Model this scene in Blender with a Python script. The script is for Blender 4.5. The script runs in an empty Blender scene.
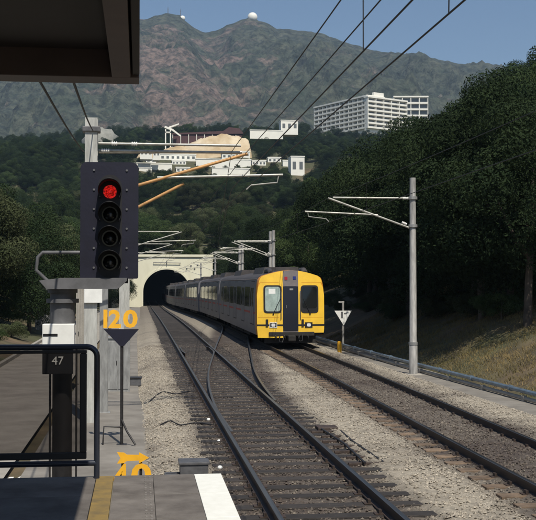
import bpy, bmesh, math, random
import numpy as np
from mathutils import Vector, Matrix, noise as mnoise
R = math.radians
random.seed(7); rng = np.random.default_rng(11)
scn = bpy.context.scene
COL = scn.collection

# ------------------------------------------------------------------ camera, sky, sun, exposure
FPX, EYE = 1054.0, 2.84
YAW, PITCH = math.atan(129 / FPX), math.atan(23 / FPX)
cam_d = bpy.data.cameras.new('camera'); cam = bpy.data.objects.new('camera', cam_d); COL.objects.link(cam)
cam.location = (0, 0, EYE); cam.rotation_euler = (math.pi / 2 + PITCH, 0, -YAW)
cam_d.sensor_width = 36; cam_d.lens = FPX / 536 * 36; cam_d.clip_start = 0.1; cam_d.clip_end = 12000
scn.camera = cam
SUN_EL, SUN_AZ = R(56), R(168)          # azimuth from +Y (along the track) clockwise towards +X
w = bpy.data.worlds.new('World'); scn.world = w; w.use_nodes = True
nt = w.node_tree; bg = nt.nodes['Background']
sky = nt.nodes.new('ShaderNodeTexSky'); sky.sky_type = 'NISHITA'; sky.sun_disc = False
sky.sun_elevation = SUN_EL; sky.sun_rotation = SUN_AZ; sky.air_density = 1.0; sky.dust_density = 0.6; sky.ozone_density = 2.5
nt.links.new(sky.outputs[0], bg.inputs[0]); bg.inputs[1].default_value = 0.09
sd = bpy.data.lights.new('sun', 'SUN'); sd.energy = 5.0; sd.angle = R(0.5); sd.color = (1.0, 0.94, 0.83)
sun = bpy.data.objects.new('sun', sd); COL.objects.link(sun)
dirv = Vector((math.sin(SUN_AZ) * math.cos(SUN_EL), math.cos(SUN_AZ) * math.cos(SUN_EL), math.sin(SUN_EL)))
sun.rotation_euler = dirv.to_track_quat('Z', 'Y').to_euler(); sun.location = (0, -20, 40)
scn.view_settings.view_transform = 'Standard'; scn.view_settings.look = 'None'
scn.view_settings.exposure = 0.0; scn.view_settings.gamma = 1.0
try:
    scn.cycles.max_bounces = 5; scn.cycles.diffuse_bounces = 2; scn.cycles.glossy_bounces = 2; scn.cycles.transmission_bounces = 2; scn.cycles.volume_bounces = 0; scn.cycles.transparent_max_bounces = 6
except Exception: pass
scn.render.resolution_x, scn.render.resolution_y = 1024, 993

_fw = (math.sin(YAW) * math.cos(PITCH), math.cos(YAW) * math.cos(PITCH), math.sin(PITCH))
_rt = (math.cos(YAW), -math.sin(YAW), 0)
_up = (-math.sin(YAW) * math.sin(PITCH), -math.cos(YAW) * math.sin(PITCH), math.cos(PITCH))
def at(px, py, Y):
    """place measured in the photograph -> point of the site at distance Y along the line"""
    a, b = (px - 268) / FPX, (260 - py) / FPX
    d = [_fw[i] + a * _rt[i] + b * _up[i] for i in range(3)]
    t = Y / d[1]
    return Vector((d[0] * t, Y, EYE + d[2] * t))

# ------------------------------------------------------------------ helpers
def tag(o, label=None, cat=None, group=None, kind=None):
    if label: o['label'] = label
    if cat: o['category'] = cat
    if group: o['group'] = group
    if kind: o['kind'] = kind
    return o
def empty(name, loc, rz=0, **k):
    o = bpy.data.objects.new(name, None); COL.objects.link(o); o.location = loc; o.rotation_euler = (0, 0, rz)
    o.empty_display_size = 0.3
    return tag(o, **k)
def link(name, me, parent=None, loc=(0, 0, 0), rot=(0, 0, 0), scale=(1, 1, 1)):
    o = bpy.data.objects.new(name, me); COL.objects.link(o); o.parent = parent
    o.location = loc; o.rotation_euler = rot; o.scale = scale
    return o
class MB:
    def __init__(s): s.v = []; s.f = []; s.sm = []
    def add(s, vs, fs, smooth=False, M=None):
        n = len(s.v)
        s.v += [tuple(M @ Vector(p)) if M else tuple(p) for p in vs]
        s.f += [tuple(i + n for i in f) for f in fs]; s.sm += [smooth] * len(fs); return s
    def box(s, x0, x1, y0, y1, z0, z1, b=0.0, M=None):
        if b <= 0:
            vs = [(x, y, z) for z in (z0, z1) for y in (y0, y1) for x in (x0, x1)]
            return s.add(vs, [(0, 2, 3, 1), (4, 5, 7, 6), (0, 1, 5, 4), (2, 6, 7, 3), (0, 4, 6, 2), (1, 3, 7, 5)], M=M)
        bm = bmesh.new(); bmesh.ops.create_cube(bm, size=1)
        for v in bm.verts:
            v.co = Vector((x0 if v.co.x < 0 else x1, y0 if v.co.y < 0 else y1, z0 if v.co.z < 0 else z1))
        bmesh.ops.bevel(bm, geom=bm.edges[:], offset=b, segments=2, affect='EDGES', profile=0.6)
        bm.verts.index_update()
        s.add([v.co for v in bm.verts], [[v.index for v in f.verts] for f in bm.faces], M=M); bm.free(); return s
    def tube(s, pts, r, n=10, caps=True, smooth=True):
        pts = [Vector(p) for p in pts]; rs = r if isinstance(r, (list, tuple)) else [r] * len(pts)
        vs, fs = [], []; prev = None
        for i, p in enumerate(pts):
            d = (pts[min(i + 1, len(pts) - 1)] - pts[max(i - 1, 0)]).normalized()
            if prev is None:
                a = Vector((0, 0, 1)) if abs(d.z) < 0.9 else Vector((1, 0, 0))
                u = d.cross(a).normalized()
            else: u = (prev - d * prev.dot(d)).normalized()
            prev = u; v = d.cross(u)
            for k in range(n):
                a = 2 * math.pi * k / n
                vs.append(p + (u * math.cos(a) + v * math.sin(a)) * rs[i])
        for i in range(len(pts) - 1):
            for k in range(n):
                fs.append((i * n + k, i * n + (k + 1) % n, (i + 1) * n + (k + 1) % n, (i + 1) * n + k))
        s.add(vs, fs, smooth)
        if caps:
            m = len(pts) - 1
            s.add(vs, [tuple(range(n))[::-1], tuple(m * n + k for k in range(n))])
        return s
    def prism(s, poly, y0, y1, M=None):
        """polygon in xz pushed from y0 to y1"""
        n = len(poly)
        vs = [(x, y0, z) for x, z in poly] + [(x, y1, z) for x, z in poly]
        fs = [tuple(range(n)), tuple(range(2 * n - 1, n - 1, -1))] + [((i + 1) % n, i, n + i, n + (i + 1) % n) for i in range(n)]
        return s.add(vs, fs, M=M)
    def ball(s, c, r, nu=16, nv=10, sq=1.0, v0=0.0):
        vs, fs = [], []
        for j in range(nv + 1):
            t = v0 + (math.pi - v0) * j / nv
            for i in range(nu):
                a = 2 * math.pi * i / nu
                vs.append((c[0] + r * math.sin(t) * math.cos(a), c[1] + r * math.sin(t) * math.sin(a), c[2] - r * sq * math.cos(t)))
        for j in range(nv):
            for i in range(nu): fs.append((j * nu + i, j * nu + (i + 1) % nu, (j + 1) * nu + (i + 1) % nu, (j + 1) * nu + i))
        return s.add(vs, fs, True)
    def mesh(s, name, m):
        me = bpy.data.meshes.new(name); me.from_pydata(s.v, [], s.f)
        me.polygons.foreach_set('use_smooth', s.sm); me.materials.append(m); me.update(); return me
    def obj(s, name, m, parent=None, loc=(0, 0, 0), rot=(0, 0, 0)):
        return link(name, s.mesh(name, m), parent, loc, rot)
def npmesh(name, V, Fc, m, smooth=False, attrs=None):
    """fast mesh from numpy: Fc is an (n,k) index array"""
    me = bpy.data.meshes.new(name); V = np.asarray(V, np.float32); Fc = np.asarray(Fc, np.int32); n, k = Fc.shape
    me.vertices.add(len(V)); me.vertices.foreach_set('co', V.ravel())
    me.loops.add(n * k); me.loops.foreach_set('vertex_index', Fc.ravel())
    me.polygons.add(n); me.polygons.foreach_set('loop_start', np.arange(0, n * k, k, dtype=np.int32))
    me.polygons.foreach_set('loop_total', np.full(n, k, np.int32))
    me.polygons.foreach_set('use_smooth', np.full(n, smooth))
    for an, av in (attrs or {}).items():
        a = me.attributes.new(an, 'FLOAT', 'POINT'); a.data.foreach_set('value', np.asarray(av, np.float32))
    me.materials.append(m); me.update(calc_edges=True); me.validate(); return me
def text_mesh(s, size, ext, m, off=0.0):
    c = bpy.data.curves.new('lettering', 'FONT'); c.body = s; c.size = size; c.extrude = ext; c.offset = off
    c.align_x = 'CENTER'; c.resolution_u = 3
    o = bpy.data.objects.new('lettering', c); COL.objects.link(o)
    dg = bpy.context.evaluated_depsgraph_get()
    me = bpy.data.meshes.new_from_object(o.evaluated_get(dg)); bpy.data.objects.remove(o)
    me.materials.clear(); me.materials.append(m); me.transform(Matrix.Rotation(math.pi / 2, 4, 'X')); return me
def sm01(t): t = max(0.0, min(1.0, t)); return t * t * (3 - 2 * t)
def interp(x, pts):
    return float(np.interp(x, [p[0] for p in pts], [p[1] for p in pts]))
def sinterp(x, pts):
    for (a, va), (b, vb) in zip(pts, pts[1:]):
        if x <= b: return va + (vb - va) * sm01((x - a) / (b - a))
    return pts[-1][1]

# ------------------------------------------------------------------ materials
MATS = {}
def mat(name, c, rough=0.7, metal=0.0, var=0.0, scale=3.0, bump=0.0, bscale=None, c2=None, spec=None, streak=None, obj_rand=0.0):
    m = bpy.data.materials.new(name); m.use_nodes = True; t = m.node_tree; N = t.nodes; L = t.links
    b = N['Principled BSDF']; b.inputs['Roughness'].default_value = rough; b.inputs['Metallic'].default_value = metal
    if spec is not None: b.inputs['Specular IOR Level'].default_value = spec
    b.inputs['Base Color'].default_value = (*c, 1)
    if var > 0 or c2 or bump > 0:
        tc = N.new('ShaderNodeTexCoord'); mp = N.new('ShaderNodeMapping'); L.new(tc.outputs['Object'], mp.inputs[0])
        if streak: mp.inputs['Scale'].default_value = streak
        n1 = N.new('ShaderNodeTexNoise'); n1.inputs['Scale'].default_value = scale; n1.inputs['Detail'].default_value = 7; n1.inputs['Roughness'].default_value = 0.62
        L.new(mp.outputs[0], n1.inputs['Vector'])
        if obj_rand:
            oi = N.new('ShaderNodeObjectInfo'); vm = N.new('ShaderNodeVectorMath'); vm.operation = 'ADD'
            cx = N.new('ShaderNodeCombineXYZ'); mm = N.new('ShaderNodeMath'); mm.operation = 'MULTIPLY'; mm.inputs[1].default_value = 37.0
            L.new(oi.outputs['Random'], mm.inputs[0]); L.new(mm.outputs[0], cx.inputs[0]); L.new(mm.outputs[0], cx.inputs[1])
            L.new(tc.outputs['Object'], vm.inputs[0]); L.new(cx.outputs[0], vm.inputs[1]); L.new(vm.outputs[0], mp.inputs[0])
        rp = N.new('ShaderNodeValToRGB'); e = rp.color_ramp.elements
        e[0].position = 0.32; e[1].position = 0.68
        if c2: e[0].color = (*c, 1); e[1].color = (*c2, 1)
        else:
            e[0].color = (*[x * (1 - var) for x in c], 1); e[1].color = (*[min(1, x * (1 + var)) for x in c], 1)
        L.new(n1.outputs['Fac'], rp.inputs[0]); out = rp.outputs[0]
        if obj_rand:
            hs = N.new('ShaderNodeHueSaturation'); mr = N.new('ShaderNodeMapRange')
            mr.inputs[3].default_value = 1 - obj_rand; mr.inputs[4].default_value = 1 + obj_rand
            L.new(oi.outputs['Random'], mr.inputs[0]); L.new(mr.outputs[0], hs.inputs['Value']); L.new(out, hs.inputs['Color']); out = hs.outputs[0]
        L.new(out, b.inputs['Base Color'])
        if bump > 0:
            n2 = N.new('ShaderNodeTexNoise'); n2.inputs['Scale'].default_value = bscale or scale * 6; n2.inputs['Detail'].default_value = 5
            L.new(mp.outputs[0], n2.inputs['Vector'])
            bp = N.new('ShaderNodeBump'); bp.inputs['Strength'].default_value = bump; bp.inputs['Distance'].default_value = 0.02
            L.new(n2.outputs['Fac'], bp.inputs['Height']); L.new(bp.outputs[0], b.inputs['Normal'])
    MATS[name] = m; return m
def emit(name, c, s):
    m = mat(name, (0.02, 0.0, 0.0), 0.3); b = m.node_tree.nodes['Principled BSDF']
    b.inputs['Emission Color'].default_value = (*c, 1); b.inputs['Emission Strength'].default_value = s; return m
def attr_mat(name, attr, c0, c1, rough, var, scale, bump=0.0, bscale=40):
    """colour mixes from c0 to c1 by a point attribute (dust, soil cover), times noise"""
    m = mat(name, c0, rough, var=var, scale=scale, bump=bump, bscale=bscale); t = m.node_tree; N = t.nodes; L = t.links
    rp = [n for n in N if n.type == 'VALTORGB'][0]; b = N['Principled BSDF']
    rp.color_ramp.elements[0].color = (1 - var,) * 3 + (1,); rp.color_ramp.elements[1].color = (1 + var,) * 3 + (1,)
    a = N.new('ShaderNodeAttribute'); a.attribute_name = attr
    mx = N.new('ShaderNodeMix'); mx.data_type = 'RGBA'; mx.inputs[6].default_value = (*c0, 1); mx.inputs[7].default_value = (*c1, 1)
    L.new(a.outputs['Fac'], mx.inputs[0])
    ml = N.new('ShaderNodeMix'); ml.data_type = 'RGBA'; ml.blend_type = 'MULTIPLY'; ml.inputs[0].default_value = 1; ml.clamp_result = False
    L.new(mx.outputs[2], ml.inputs[6]); L.new(rp.outputs[0], ml.inputs[7]); L.new(ml.outputs[2], b.inputs['Base Color']); return m
def leaf_mat(name, c, c2):
    m = mat(name, c, 0.85, c2=c2, scale=0.45, obj_rand=0.35, spec=0.06); t = m.node_tree; N = t.nodes; L = t.links
    b = N['Principled BSDF']; src = b.inputs['Base Color'].links[0].from_socket
    tr = N.new('ShaderNodeBsdfTranslucent'); L.new(src, tr.inputs[0]); ms = N.new('ShaderNodeMixShader'); ms.inputs[0].default_value = 0.15
    L.new(b.outputs[0], ms.inputs[1]); L.new(tr.outputs[0], ms.inputs[2]); L.new(ms.outputs[0], N['Material Output'].inputs[0]); return m

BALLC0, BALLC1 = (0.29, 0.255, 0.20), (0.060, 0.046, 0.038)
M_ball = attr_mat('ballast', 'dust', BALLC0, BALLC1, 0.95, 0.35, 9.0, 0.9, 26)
M_stone = attr_mat('ballast_stone', 'dust', (0.34, 0.30, 0.24), (0.070, 0.054, 0.044), 0.9, 0.4, 14.0)
M_soil = attr_mat('soil', 'grassy', (0.13, 0.088, 0.052), (0.06, 0.062, 0.027), 0.95, 0.45, 0.8, 0.5, 6)
M_timber = mat('creosoted_timber', (0.018, 0.015, 0.014), 0.8, c2=(0.050, 0.042, 0.037), scale=6, bump=0.5, bscale=22, streak=(0.6, 5, 5), obj_rand=0.35)
M_conc_sl = mat('dusty_concrete_sleeper', (0.15, 0.105, 0.070), 0.9, var=0.4, scale=5, bump=0.3, obj_rand=0.25)
M_rail = mat('rusty_rail', (0.05, 0.034, 0.026), 0.6, var=0.4, scale=8, bump=0.2, streak=(1, 0.1, 1))
M_railtop = mat('polished_rail_head', (0.20, 0.19, 0.18), 0.30, 0.9, var=0.3, scale=6, streak=(4, 0.1, 4))
M_black = mat('black_paint', (0.008, 0.008, 0.010), 0.6, var=0.3, scale=4)
M_blacksteel = mat('dark_steel', (0.035, 0.033, 0.033), 0.5, 0.4, var=0.4, scale=6)
M_navy = mat('navy_signal_paint', (0.007, 0.007, 0.019), 0.5, var=0.25, scale=5, bump=0.05)
M_lens = mat('unlit_lens', (0.006, 0.007, 0.007), 0.2)
M_red = emit('red_lamp', (1.0, 0.02, 0.015), 0.75)
t = M_red.node_tree; vo = t.nodes.new('ShaderNodeTexVoronoi'); vo.inputs['Scale'].default_value = 55; tcx = t.nodes.new('ShaderNodeTexCoord'); t.links.new(tcx.outputs['Object'], vo.inputs['Vector'])
mr_ = t.nodes.new('ShaderNodeMapRange'); mr_.inputs[1].default_value = 0.0; mr_.inputs[2].default_value = 0.8; mr_.inputs[3].default_value = 0.85; mr_.inputs[4].default_value = 0.12
t.links.new(vo.outputs['Distance'], mr_.inputs[0]); t.links.new(mr_.outputs[0], t.nodes['Principled BSDF'].inputs['Emission Strength'])
M_grey = mat('galvanised_steel', (0.30, 0.30, 0.29), 0.5, 0.35, var=0.3, scale=5, bump=0.08, streak=(2, 2, 0.5))
M_pole = mat('weathered_pole', (0.34, 0.33, 0.31), 0.6, 0.2, var=0.35, scale=4, bump=0.1, streak=(3, 3, 0.5))
M_palepole = mat('pale_mast_paint', (0.42, 0.42, 0.39), 0.6, 0.0, var=0.25, scale=4, bump=0.1, streak=(3, 3, 0.5))
M_midgrey = mat('grey_paint', (0.11, 0.11, 0.115), 0.55, var=0.3, scale=5)
M_box = mat('grey_enamel', (0.085, 0.085, 0.09), 0.5, var=0.3, scale=6, bump=0.1)
M_white = mat('white_paint', (0.78, 0.78, 0.74), 0.5, var=0.08, scale=6)
M_whiteline = mat('worn_white_line', (0.72, 0.72, 0.66), 0.7, c2=(0.80, 0.80, 0.75), scale=12)
M_yellow = mat('sign_yellow', (0.85, 0.43, 0.02), 0.5, var=0.08, scale=8)
M_yline = mat('worn_yellow_line', (0.27, 0.18, 0.05), 0.75, c2=(0.15, 0.11, 0.05), scale=7)
M_slab = mat('platform_paving', (0.085, 0.073, 0.064), 0.85, c2=(0.17, 0.152, 0.135), scale=3.0, bump=0.25, bscale=60, obj_rand=0.12)
M_conc = mat('weathered_concrete', (0.24, 0.22, 0.19), 0.9, c2=(0.36, 0.335, 0.29), scale=1.3, bump=0.35, bscale=30)
M_pathdark = mat('stained_concrete', (0.15, 0.135, 0.115), 0.9, c2=(0.25, 0.23, 0.20), scale=1.1, bump=0.35, bscale=30)
M_portal = mat('portal_concrete', (0.66, 0.63, 0.47), 0.85, c2=(0.80, 0.77, 0.60), scale=0.35, bump=0.2, bscale=3, streak=(1, 1, 0.35))
M_tunnel = mat('tunnel_shade_lining', (0.02, 0.02, 0.02), 0.95)  # near-black colour paints in the darkness inside the tunnel
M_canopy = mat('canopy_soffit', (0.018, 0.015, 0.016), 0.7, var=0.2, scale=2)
M_canbeam = mat('canopy_beam', (0.075, 0.055, 0.055), 0.6, var=0.2, scale=2)
M_tyellow = mat('train_yellow', (0.86, 0.53, 0.045), 0.4, var=0.10, scale=2.2)
M_torange = mat('train_orange_edge', (0.62, 0.24, 0.02), 0.4, var=0.06, scale=3)
M_tsilver = mat('train_aluminium', (0.20, 0.195, 0.21), 0.45, 0.3, var=0.15, scale=2, streak=(1, 0.2, 1))
M_troof = mat('train_roof', (0.060, 0.052, 0.050), 0.6, var=0.3, scale=2)
M_tgrey = mat('train_grey', (0.16, 0.14, 0.14), 0.5, var=0.15, scale=4)
M_tred = mat('train_red_stripe', (0.42, 0.04, 0.03), 0.5)
M_glass = mat('dark_glass', (0.008, 0.010, 0.011), 0.06)
M_paleglass = mat('sky_reflection_blind', (0.34, 0.42, 0.38), 0.12, var=0.25, scale=3)  # pale green paints in the sky reflection over a light blind
M_under = mat('underframe_grime', (0.02, 0.018, 0.016), 0.85, var=0.4, scale=5)
M_lampglass = mat('headlamp_glass', (0.75, 0.75, 0.72), 0.1)
M_wire = mat('copper_wire', (0.03, 0.028, 0.026), 0.5, 0.5)
M_orangetube = mat('cantilever_tube_ochre', (0.50, 0.27, 0.10), 0.5, 0.1, var=0.3, scale=6)
M_greytube = mat('cantilever_tube', (0.38, 0.37, 0.33), 0.45, 0.4, var=0.3, scale=6)
M_insul = mat('porcelain', (0.70, 0.68, 0.64), 0.25)
M_bark = mat('bark', (0.07, 0.055, 0.042), 0.95, var=0.4, scale=3, bump=0.5)
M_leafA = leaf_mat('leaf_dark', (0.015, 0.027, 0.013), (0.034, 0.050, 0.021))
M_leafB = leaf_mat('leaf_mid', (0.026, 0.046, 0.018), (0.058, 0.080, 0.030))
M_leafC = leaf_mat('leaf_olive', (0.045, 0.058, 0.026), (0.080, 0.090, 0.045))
M_grass = leaf_mat('grass', (0.085, 0.080, 0.030), (0.26, 0.19, 0.09))
M_bluepipe = mat('blue_grey_pipe', (0.15, 0.20, 0.25), 0.35, 0.3, var=0.3, scale=5)
M_bwhite = mat('white_render', (0.80, 0.78, 0.70), 0.8, var=0.06, scale=0.3)
M_bglass = mat('grey_window_glass', (0.13, 0.14, 0.14), 0.3)  # even grey glass for all hill building windows
M_bslab = mat('balcony_concrete', (0.70, 0.68, 0.60), 0.85, var=0.1, scale=0.4)
M_redroof = mat('maroon_sheet_roof', (0.075, 0.032, 0.032), 0.7, var=0.2, scale=0.5)
M_mound = mat('bare_yellow_earth', (0.36, 0.255, 0.135), 0.95, c2=(0.60, 0.50, 0.35), scale=0.14, bump=0.4, bscale=0.6)
M_rock = mat('pale_rock', (0.19, 0.19, 0.165), 0.95, c2=(0.30, 0.295, 0.26), scale=0.3)

# clear-ish smoked mesh panel
M_panel = mat('smoked_panel', (0.02, 0.02, 0.022), 0.3); t = M_panel.node_tree
tr = t.nodes.new('ShaderNodeBsdfTransparent'); ms = t.nodes.new('ShaderNodeMixShader'); ms.inputs[0].default_value = 0.22
tr.inputs[0].default_value = (0.70, 0.68, 0.67, 1)
t.links.new(tr.outputs[0], ms.inputs[1]); t.links.new(t.nodes['Principled BSDF'].outputs[0], ms.inputs[2]); t.links.new(ms.outputs[0], t.nodes['Material Output'].inputs[0])

# ------------------------------------------------------------------ line geometry
def dip(Y): return -0.8 * sm01((Y - 60) / 115)
def c1(Y): return sinterp(Y, [(0, 2.46), (60, 2.46), (175, 2.62), (400, 2.62)])
def c2(Y): return sinterp(Y, [(-40, 6.28), (10, 6.30), (40, 6.64), (85, 6.66), (175, 5.95), (400, 5.95)])
G = 0.7525           # half the distance between rail centres
PORT = 175.0
TOE1, CURVE, KA = 20.0, 37.0, 0.0027
KS = 2 * KA * (CURVE - TOE1); CO = KA * (CURVE - TOE1) ** 2
FROG = CURVE + (1.505 - CO) / KS
def xo(Y):           # centre of the crossover road
    o = 0 if Y < TOE1 else (KA * (Y - TOE1) ** 2 if Y < CURVE else CO + KS * (Y - CURVE))
    return c1(Y) + o
def ball_z(x, Y):
    """ballast top, before noise"""
    d1, d2 = abs(x - c1(Y)), abs(x - c2(Y))
    z = -0.19
    cr = interp(Y, [(20, 8.7), (46, 8.35), (70, 8.4), (175, 7.9)])
    if d2 < 1.0: z += 0.042 * sm01((1.0 - d2) / 0.25)
    if 0.9 < d2 and x > c2(Y): z += 0.09 * sm01((d2 - 0.9) / 0.6)
    if x > cr: z -= 0.42 * sm01((x - cr) / 0.5)
    if x < 0.62: z -= 0.20 * sm01((0.62 - x) / 0.75)
    if d2 > 1.4 and d1 > 1.4 and c1(Y) < x < c2(Y): z += 0.05
    return z + dip(Y)
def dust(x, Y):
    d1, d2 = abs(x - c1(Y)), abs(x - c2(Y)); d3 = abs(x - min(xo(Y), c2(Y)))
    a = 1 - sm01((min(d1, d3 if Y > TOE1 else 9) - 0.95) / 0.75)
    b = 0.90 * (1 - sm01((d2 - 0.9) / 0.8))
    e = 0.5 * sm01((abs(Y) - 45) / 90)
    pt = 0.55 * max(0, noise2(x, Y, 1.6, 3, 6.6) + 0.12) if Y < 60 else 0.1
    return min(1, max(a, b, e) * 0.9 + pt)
LEFT_EDGE = [(-30, 0.2), (14, 0.35), (17, 0.25), (20, 0.45), (24, 0.2), (30, 0.0), (60, -0.1), (110, 0.1), (180, 0.2)]

# ------------------------------------------------------------------ terrain
def noise2(x, y, s, oct=5, seed=0.0):
    return mnoise.fractal(Vector((x / s + seed, y / s - seed, seed)), 0.9, 2.1, oct)
def hz(X, Y):
    base = -0.48 + dip(Y)
    h = base
    tR = X - interp(Y, [(20, 11.0), (40, 10.7), (60, 10.4), (175, 10.2)])
    if tR > 0:
        n = noise2(X, Y, 14, 4, 3.1)
        h = base + 0.46 * tR + min(1, tR / 4) * (0.8 * n) + 0.12 * max(0, tR - 18) 
        h = min(h, 44 + 0.1 * tR)
    tL = -5.6 - X
    if tL > 0:
        h = base + min(0.34 * tL, 3.4 + 0.10 * tL) + min(1, tL / 5) * 0.5 * noise2(X, Y, 11, 4, 8.2)
    ys = PORT + 1.2 - 1.6 * max(0, abs(X - 5) - 9)
    ys = max(ys, 90)
    if Y > ys:
        ramp = 6.9 * sm01((Y - ys) / 2.5) if abs(X - 5) < 9 else 6.9 * sm01((Y - ys) / 40)
        up = interp(Y, [(PORT, 0), (330, 21), (420, 45), (490, 56), (560, 66), (650, 86), (760, 80), (900, 80)])
        h2 = base + ramp + up * (1 + 0.0005 * X) + min(1, (Y - PORT) / 60 if Y > PORT else 0) * 3.0 * noise2(X, Y, 60, 4, 1.7)
        h = max(h, h2)
    return h
def grid_axis(segs):
    out = []
    for a, b, s in segs: out += list(np.arange(a, b, s))
    return np.array(out + [segs[-1][1]])
XS = grid_axis([(-260, -40, 8), (-40, -4, 1.2), (-4, 9, 1.5), (9, 18, 0.45), (18, 60, 1.5), (60, 420, 9)])
YS = grid_axis([(-60, 10, 5), (10, 60, 0.9), (60, 174, 2.5), (174, 180, 1), (180, 300, 4), (300, 780, 7)])
def heightfield(name, XS, YS, fn, m, attr=None, keep=None, smooth=True):
    V = np.array([(x, y, fn(x, y)) for y in YS for x in XS]); nx, ny = len(XS), len(YS)
    idx = np.arange(nx * ny).reshape(ny, nx)
    Fc = np.stack([idx[:-1, :-1], idx[:-1, 1:], idx[1:, 1:], idx[1:, :-1]], -1).reshape(-1, 4)
    if keep is not None:
        c = V[Fc].mean(1); Fc = Fc[keep(c)]
    at_ = {attr[0]: [attr[1](x, y) for y in YS for x in XS]} if attr else None
    return npmesh(name, V, Fc, m, smooth, at_)
def grassy(x, y):
    g = 0.55 + 0.9 * noise2(x, y, 3.0, 4, 5.5)
    if y > 120: g += 0.5
    return max(0, min(1, g))
hill = link('hillside', heightfield('hillside', XS, YS, hz, M_soil, ('grassy', grassy),
            keep=lambda c: ~((c[:, 1] > PORT - 1) & (c[:, 1] < PORT + 5) & (c[:, 0] > -4.5) & (c[:, 0] < 14.5) & (c[:, 2] > -2.5) & (c[:, 2] < 6.3))))
tag(hill, kind='structure')
gm = MB().add([(-2900, -280, -2.6), (2900, -280, -2.6), (2900, 3400, -2.6), (-2900, 3400, -2.6)], [(0, 1, 2, 3)])
tag(gm.obj('ground', mat('far_ground', (0.06, 0.07, 0.035), 0.95, var=0.3, scale=0.02)), kind='structure')

# mountain: a rocky ridge about 1.9 km up the valley
RID = [(-420, 95), (-200, 70), (-60, 52), (40, 36), (100, 24), (137, 20), (152, 18), (166, 14), (180, 17), (190, 25), (204, 33), (214, 31), (226, 23), (240, 19), (252, 18), (263, 22), (275, 29), (300, 30), (318, 31), (335, 37), (350, 44), (372, 50), (395, 52), (405, 54), (412, 52), (425, 57), (445, 62), (460, 63), (478, 65), (490, 69), (505, 76), (560, 92), (700, 120), (1000, 150)]
RY = 1900.0
RP = [(at(a, b, RY).x, at(a, b, RY).z) for a, b in RID]
def mtz(X, Y):
    r = interp(X, RP)
    wob = 60 * noise2(X, 0, 500, 3, 4.4)
    t = (Y - 760) / (RY - 760)
    if t <= 1:
        p = 0.14 + 0.86 * (max(t, 0) ** 1.15)
        amp = 70 * math.sin(math.pi * min(1, max(0, t))) ** 0.8
        sp = 1 - 2 * abs(mnoise.fractal(Vector((X / 330 + 1.3, Y / 900, 2.2)), 1.0, 2.1, 4))
        nn = mnoise.fractal(Vector((X / 130, Y / 150, 7.7)), 0.6, 2.1, 8)
        gu = abs(mnoise.fractal(Vector((X / 105 + 0.5 * nn + 5.1, Y / 520, 6.1)), 0.9, 2.1, 5))
        g2 = abs(mnoise.fractal(Vector((X / 42 + 0.4 * nn + 9.1, Y / 230, 1.4)), 0.9, 2.1, 3))
        amp *= 0.9
        return r * p + amp * (0.55 * gu + 0.22 * g2 - 0.15) + amp * (0.55 * sp - 0.35 + 0.45 * nn) + 5.0 * nn * min(1, t * 3) + 5.0 * mnoise.fractal(Vector((X / 26, Y / 34, 3.3)), 0.5, 2.1, 3) * min(1, t * 3) * (0.4 if t > 0.97 else 1)
    return r - 0.55 * (Y - RY) + 10 * noise2(X, Y, 90, 4, 1.0)
MX = grid_axis([(-1300, -350, 40), (-350, 900, 6.5), (900, 2300, 60)])
MY = grid_axis([(760, 1880, 10), (1880, 1920, 5), (1920, 2600, 60)])
M_mt = mat('mountain_scrub', (0.020, 0.031, 0.021), 0.95, c2=(0.055, 0.060, 0.042), scale=0.035, bump=1.0, bscale=0.05)
t = M_mt.node_tree; N = t.nodes; L = t.links; b = N['Principled BSDF']; src = b.inputs['Base Color'].links[0].from_socket
[n for n in N if n.type == 'BUMP'][0].inputs['Distance'].default_value = 14.0
tc = N.new('ShaderNodeTexCoord'); nz = N.new('ShaderNodeTexNoise'); nz.inputs['Scale'].default_value = 0.011; nz.inputs['Detail'].default_value = 10; nz.inputs['Roughness'].default_value = 0.68
L.new(tc.outputs['Object'], nz.inputs['Vector'])
a = N.new('ShaderNodeAttribute'); a.attribute_name = 'rock'; ad = N.new('ShaderNodeMath'); ad.operation = 'ADD'
L.new(nz.outputs['Fac'], ad.inputs[0]); L.new(a.outputs['Fac'], ad.inputs[1])
rp = N.new('ShaderNodeValToRGB'); rp.color_ramp.elements[0].position = 0.54; rp.color_ramp.elements[1].position = 0.64
L.new(ad.outputs[0], rp.inputs[0])
mx = N.new('ShaderNodeMix'); mx.data_type = 'RGBA'; mx.inputs[7].default_value = (0.112, 0.084, 0.072, 1)
L.new(rp.outputs[0], mx.inputs[0]); L.new(src, mx.inputs[6])
fn = N.new('ShaderNodeTexNoise'); fn.inputs['Scale'].default_value = 0.085; fn.inputs['Detail'].default_value = 6; fn.inputs['Roughness'].default_value = 0.75; L.new(tc.outputs['Object'], fn.inputs['Vector'])
fr = N.new('ShaderNodeValToRGB'); fr.color_ramp.elements[0].position = 0.41; fr.color_ramp.elements[1].position = 0.60
fr.color_ramp.elements[0].color = (0.34, 0.40, 0.38, 1); fr.color_ramp.elements[1].color = (1.55, 1.5, 1.45, 1); L.new(fn.outputs['Fac'], fr.inputs[0])
mq = N.new('ShaderNodeMix'); mq.data_type = 'RGBA'; mq.blend_type = 'MULTIPLY'; mq.inputs[0].default_value = 1; mq.clamp_result = False
L.new(mx.outputs[2], mq.inputs[6]); L.new(fr.outputs[0], mq.inputs[7]); L.new(mq.outputs[2], b.inputs['Base Color'])
def rockf(X, Y):
    z = mtz(X, Y); c = at(165, 75, 1500)
    g = math.exp(-((X - c.x) / 95) ** 2 - ((Y - 1450) / 330) ** 2)
    return -0.01 + 0.13 * g - 0.06 * sm01((X - 300) / 300)
tag(link('mountain', heightfield('mountain', MX, MY, mtz, M_mt, ('rock', rockf))), kind='structure')

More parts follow.
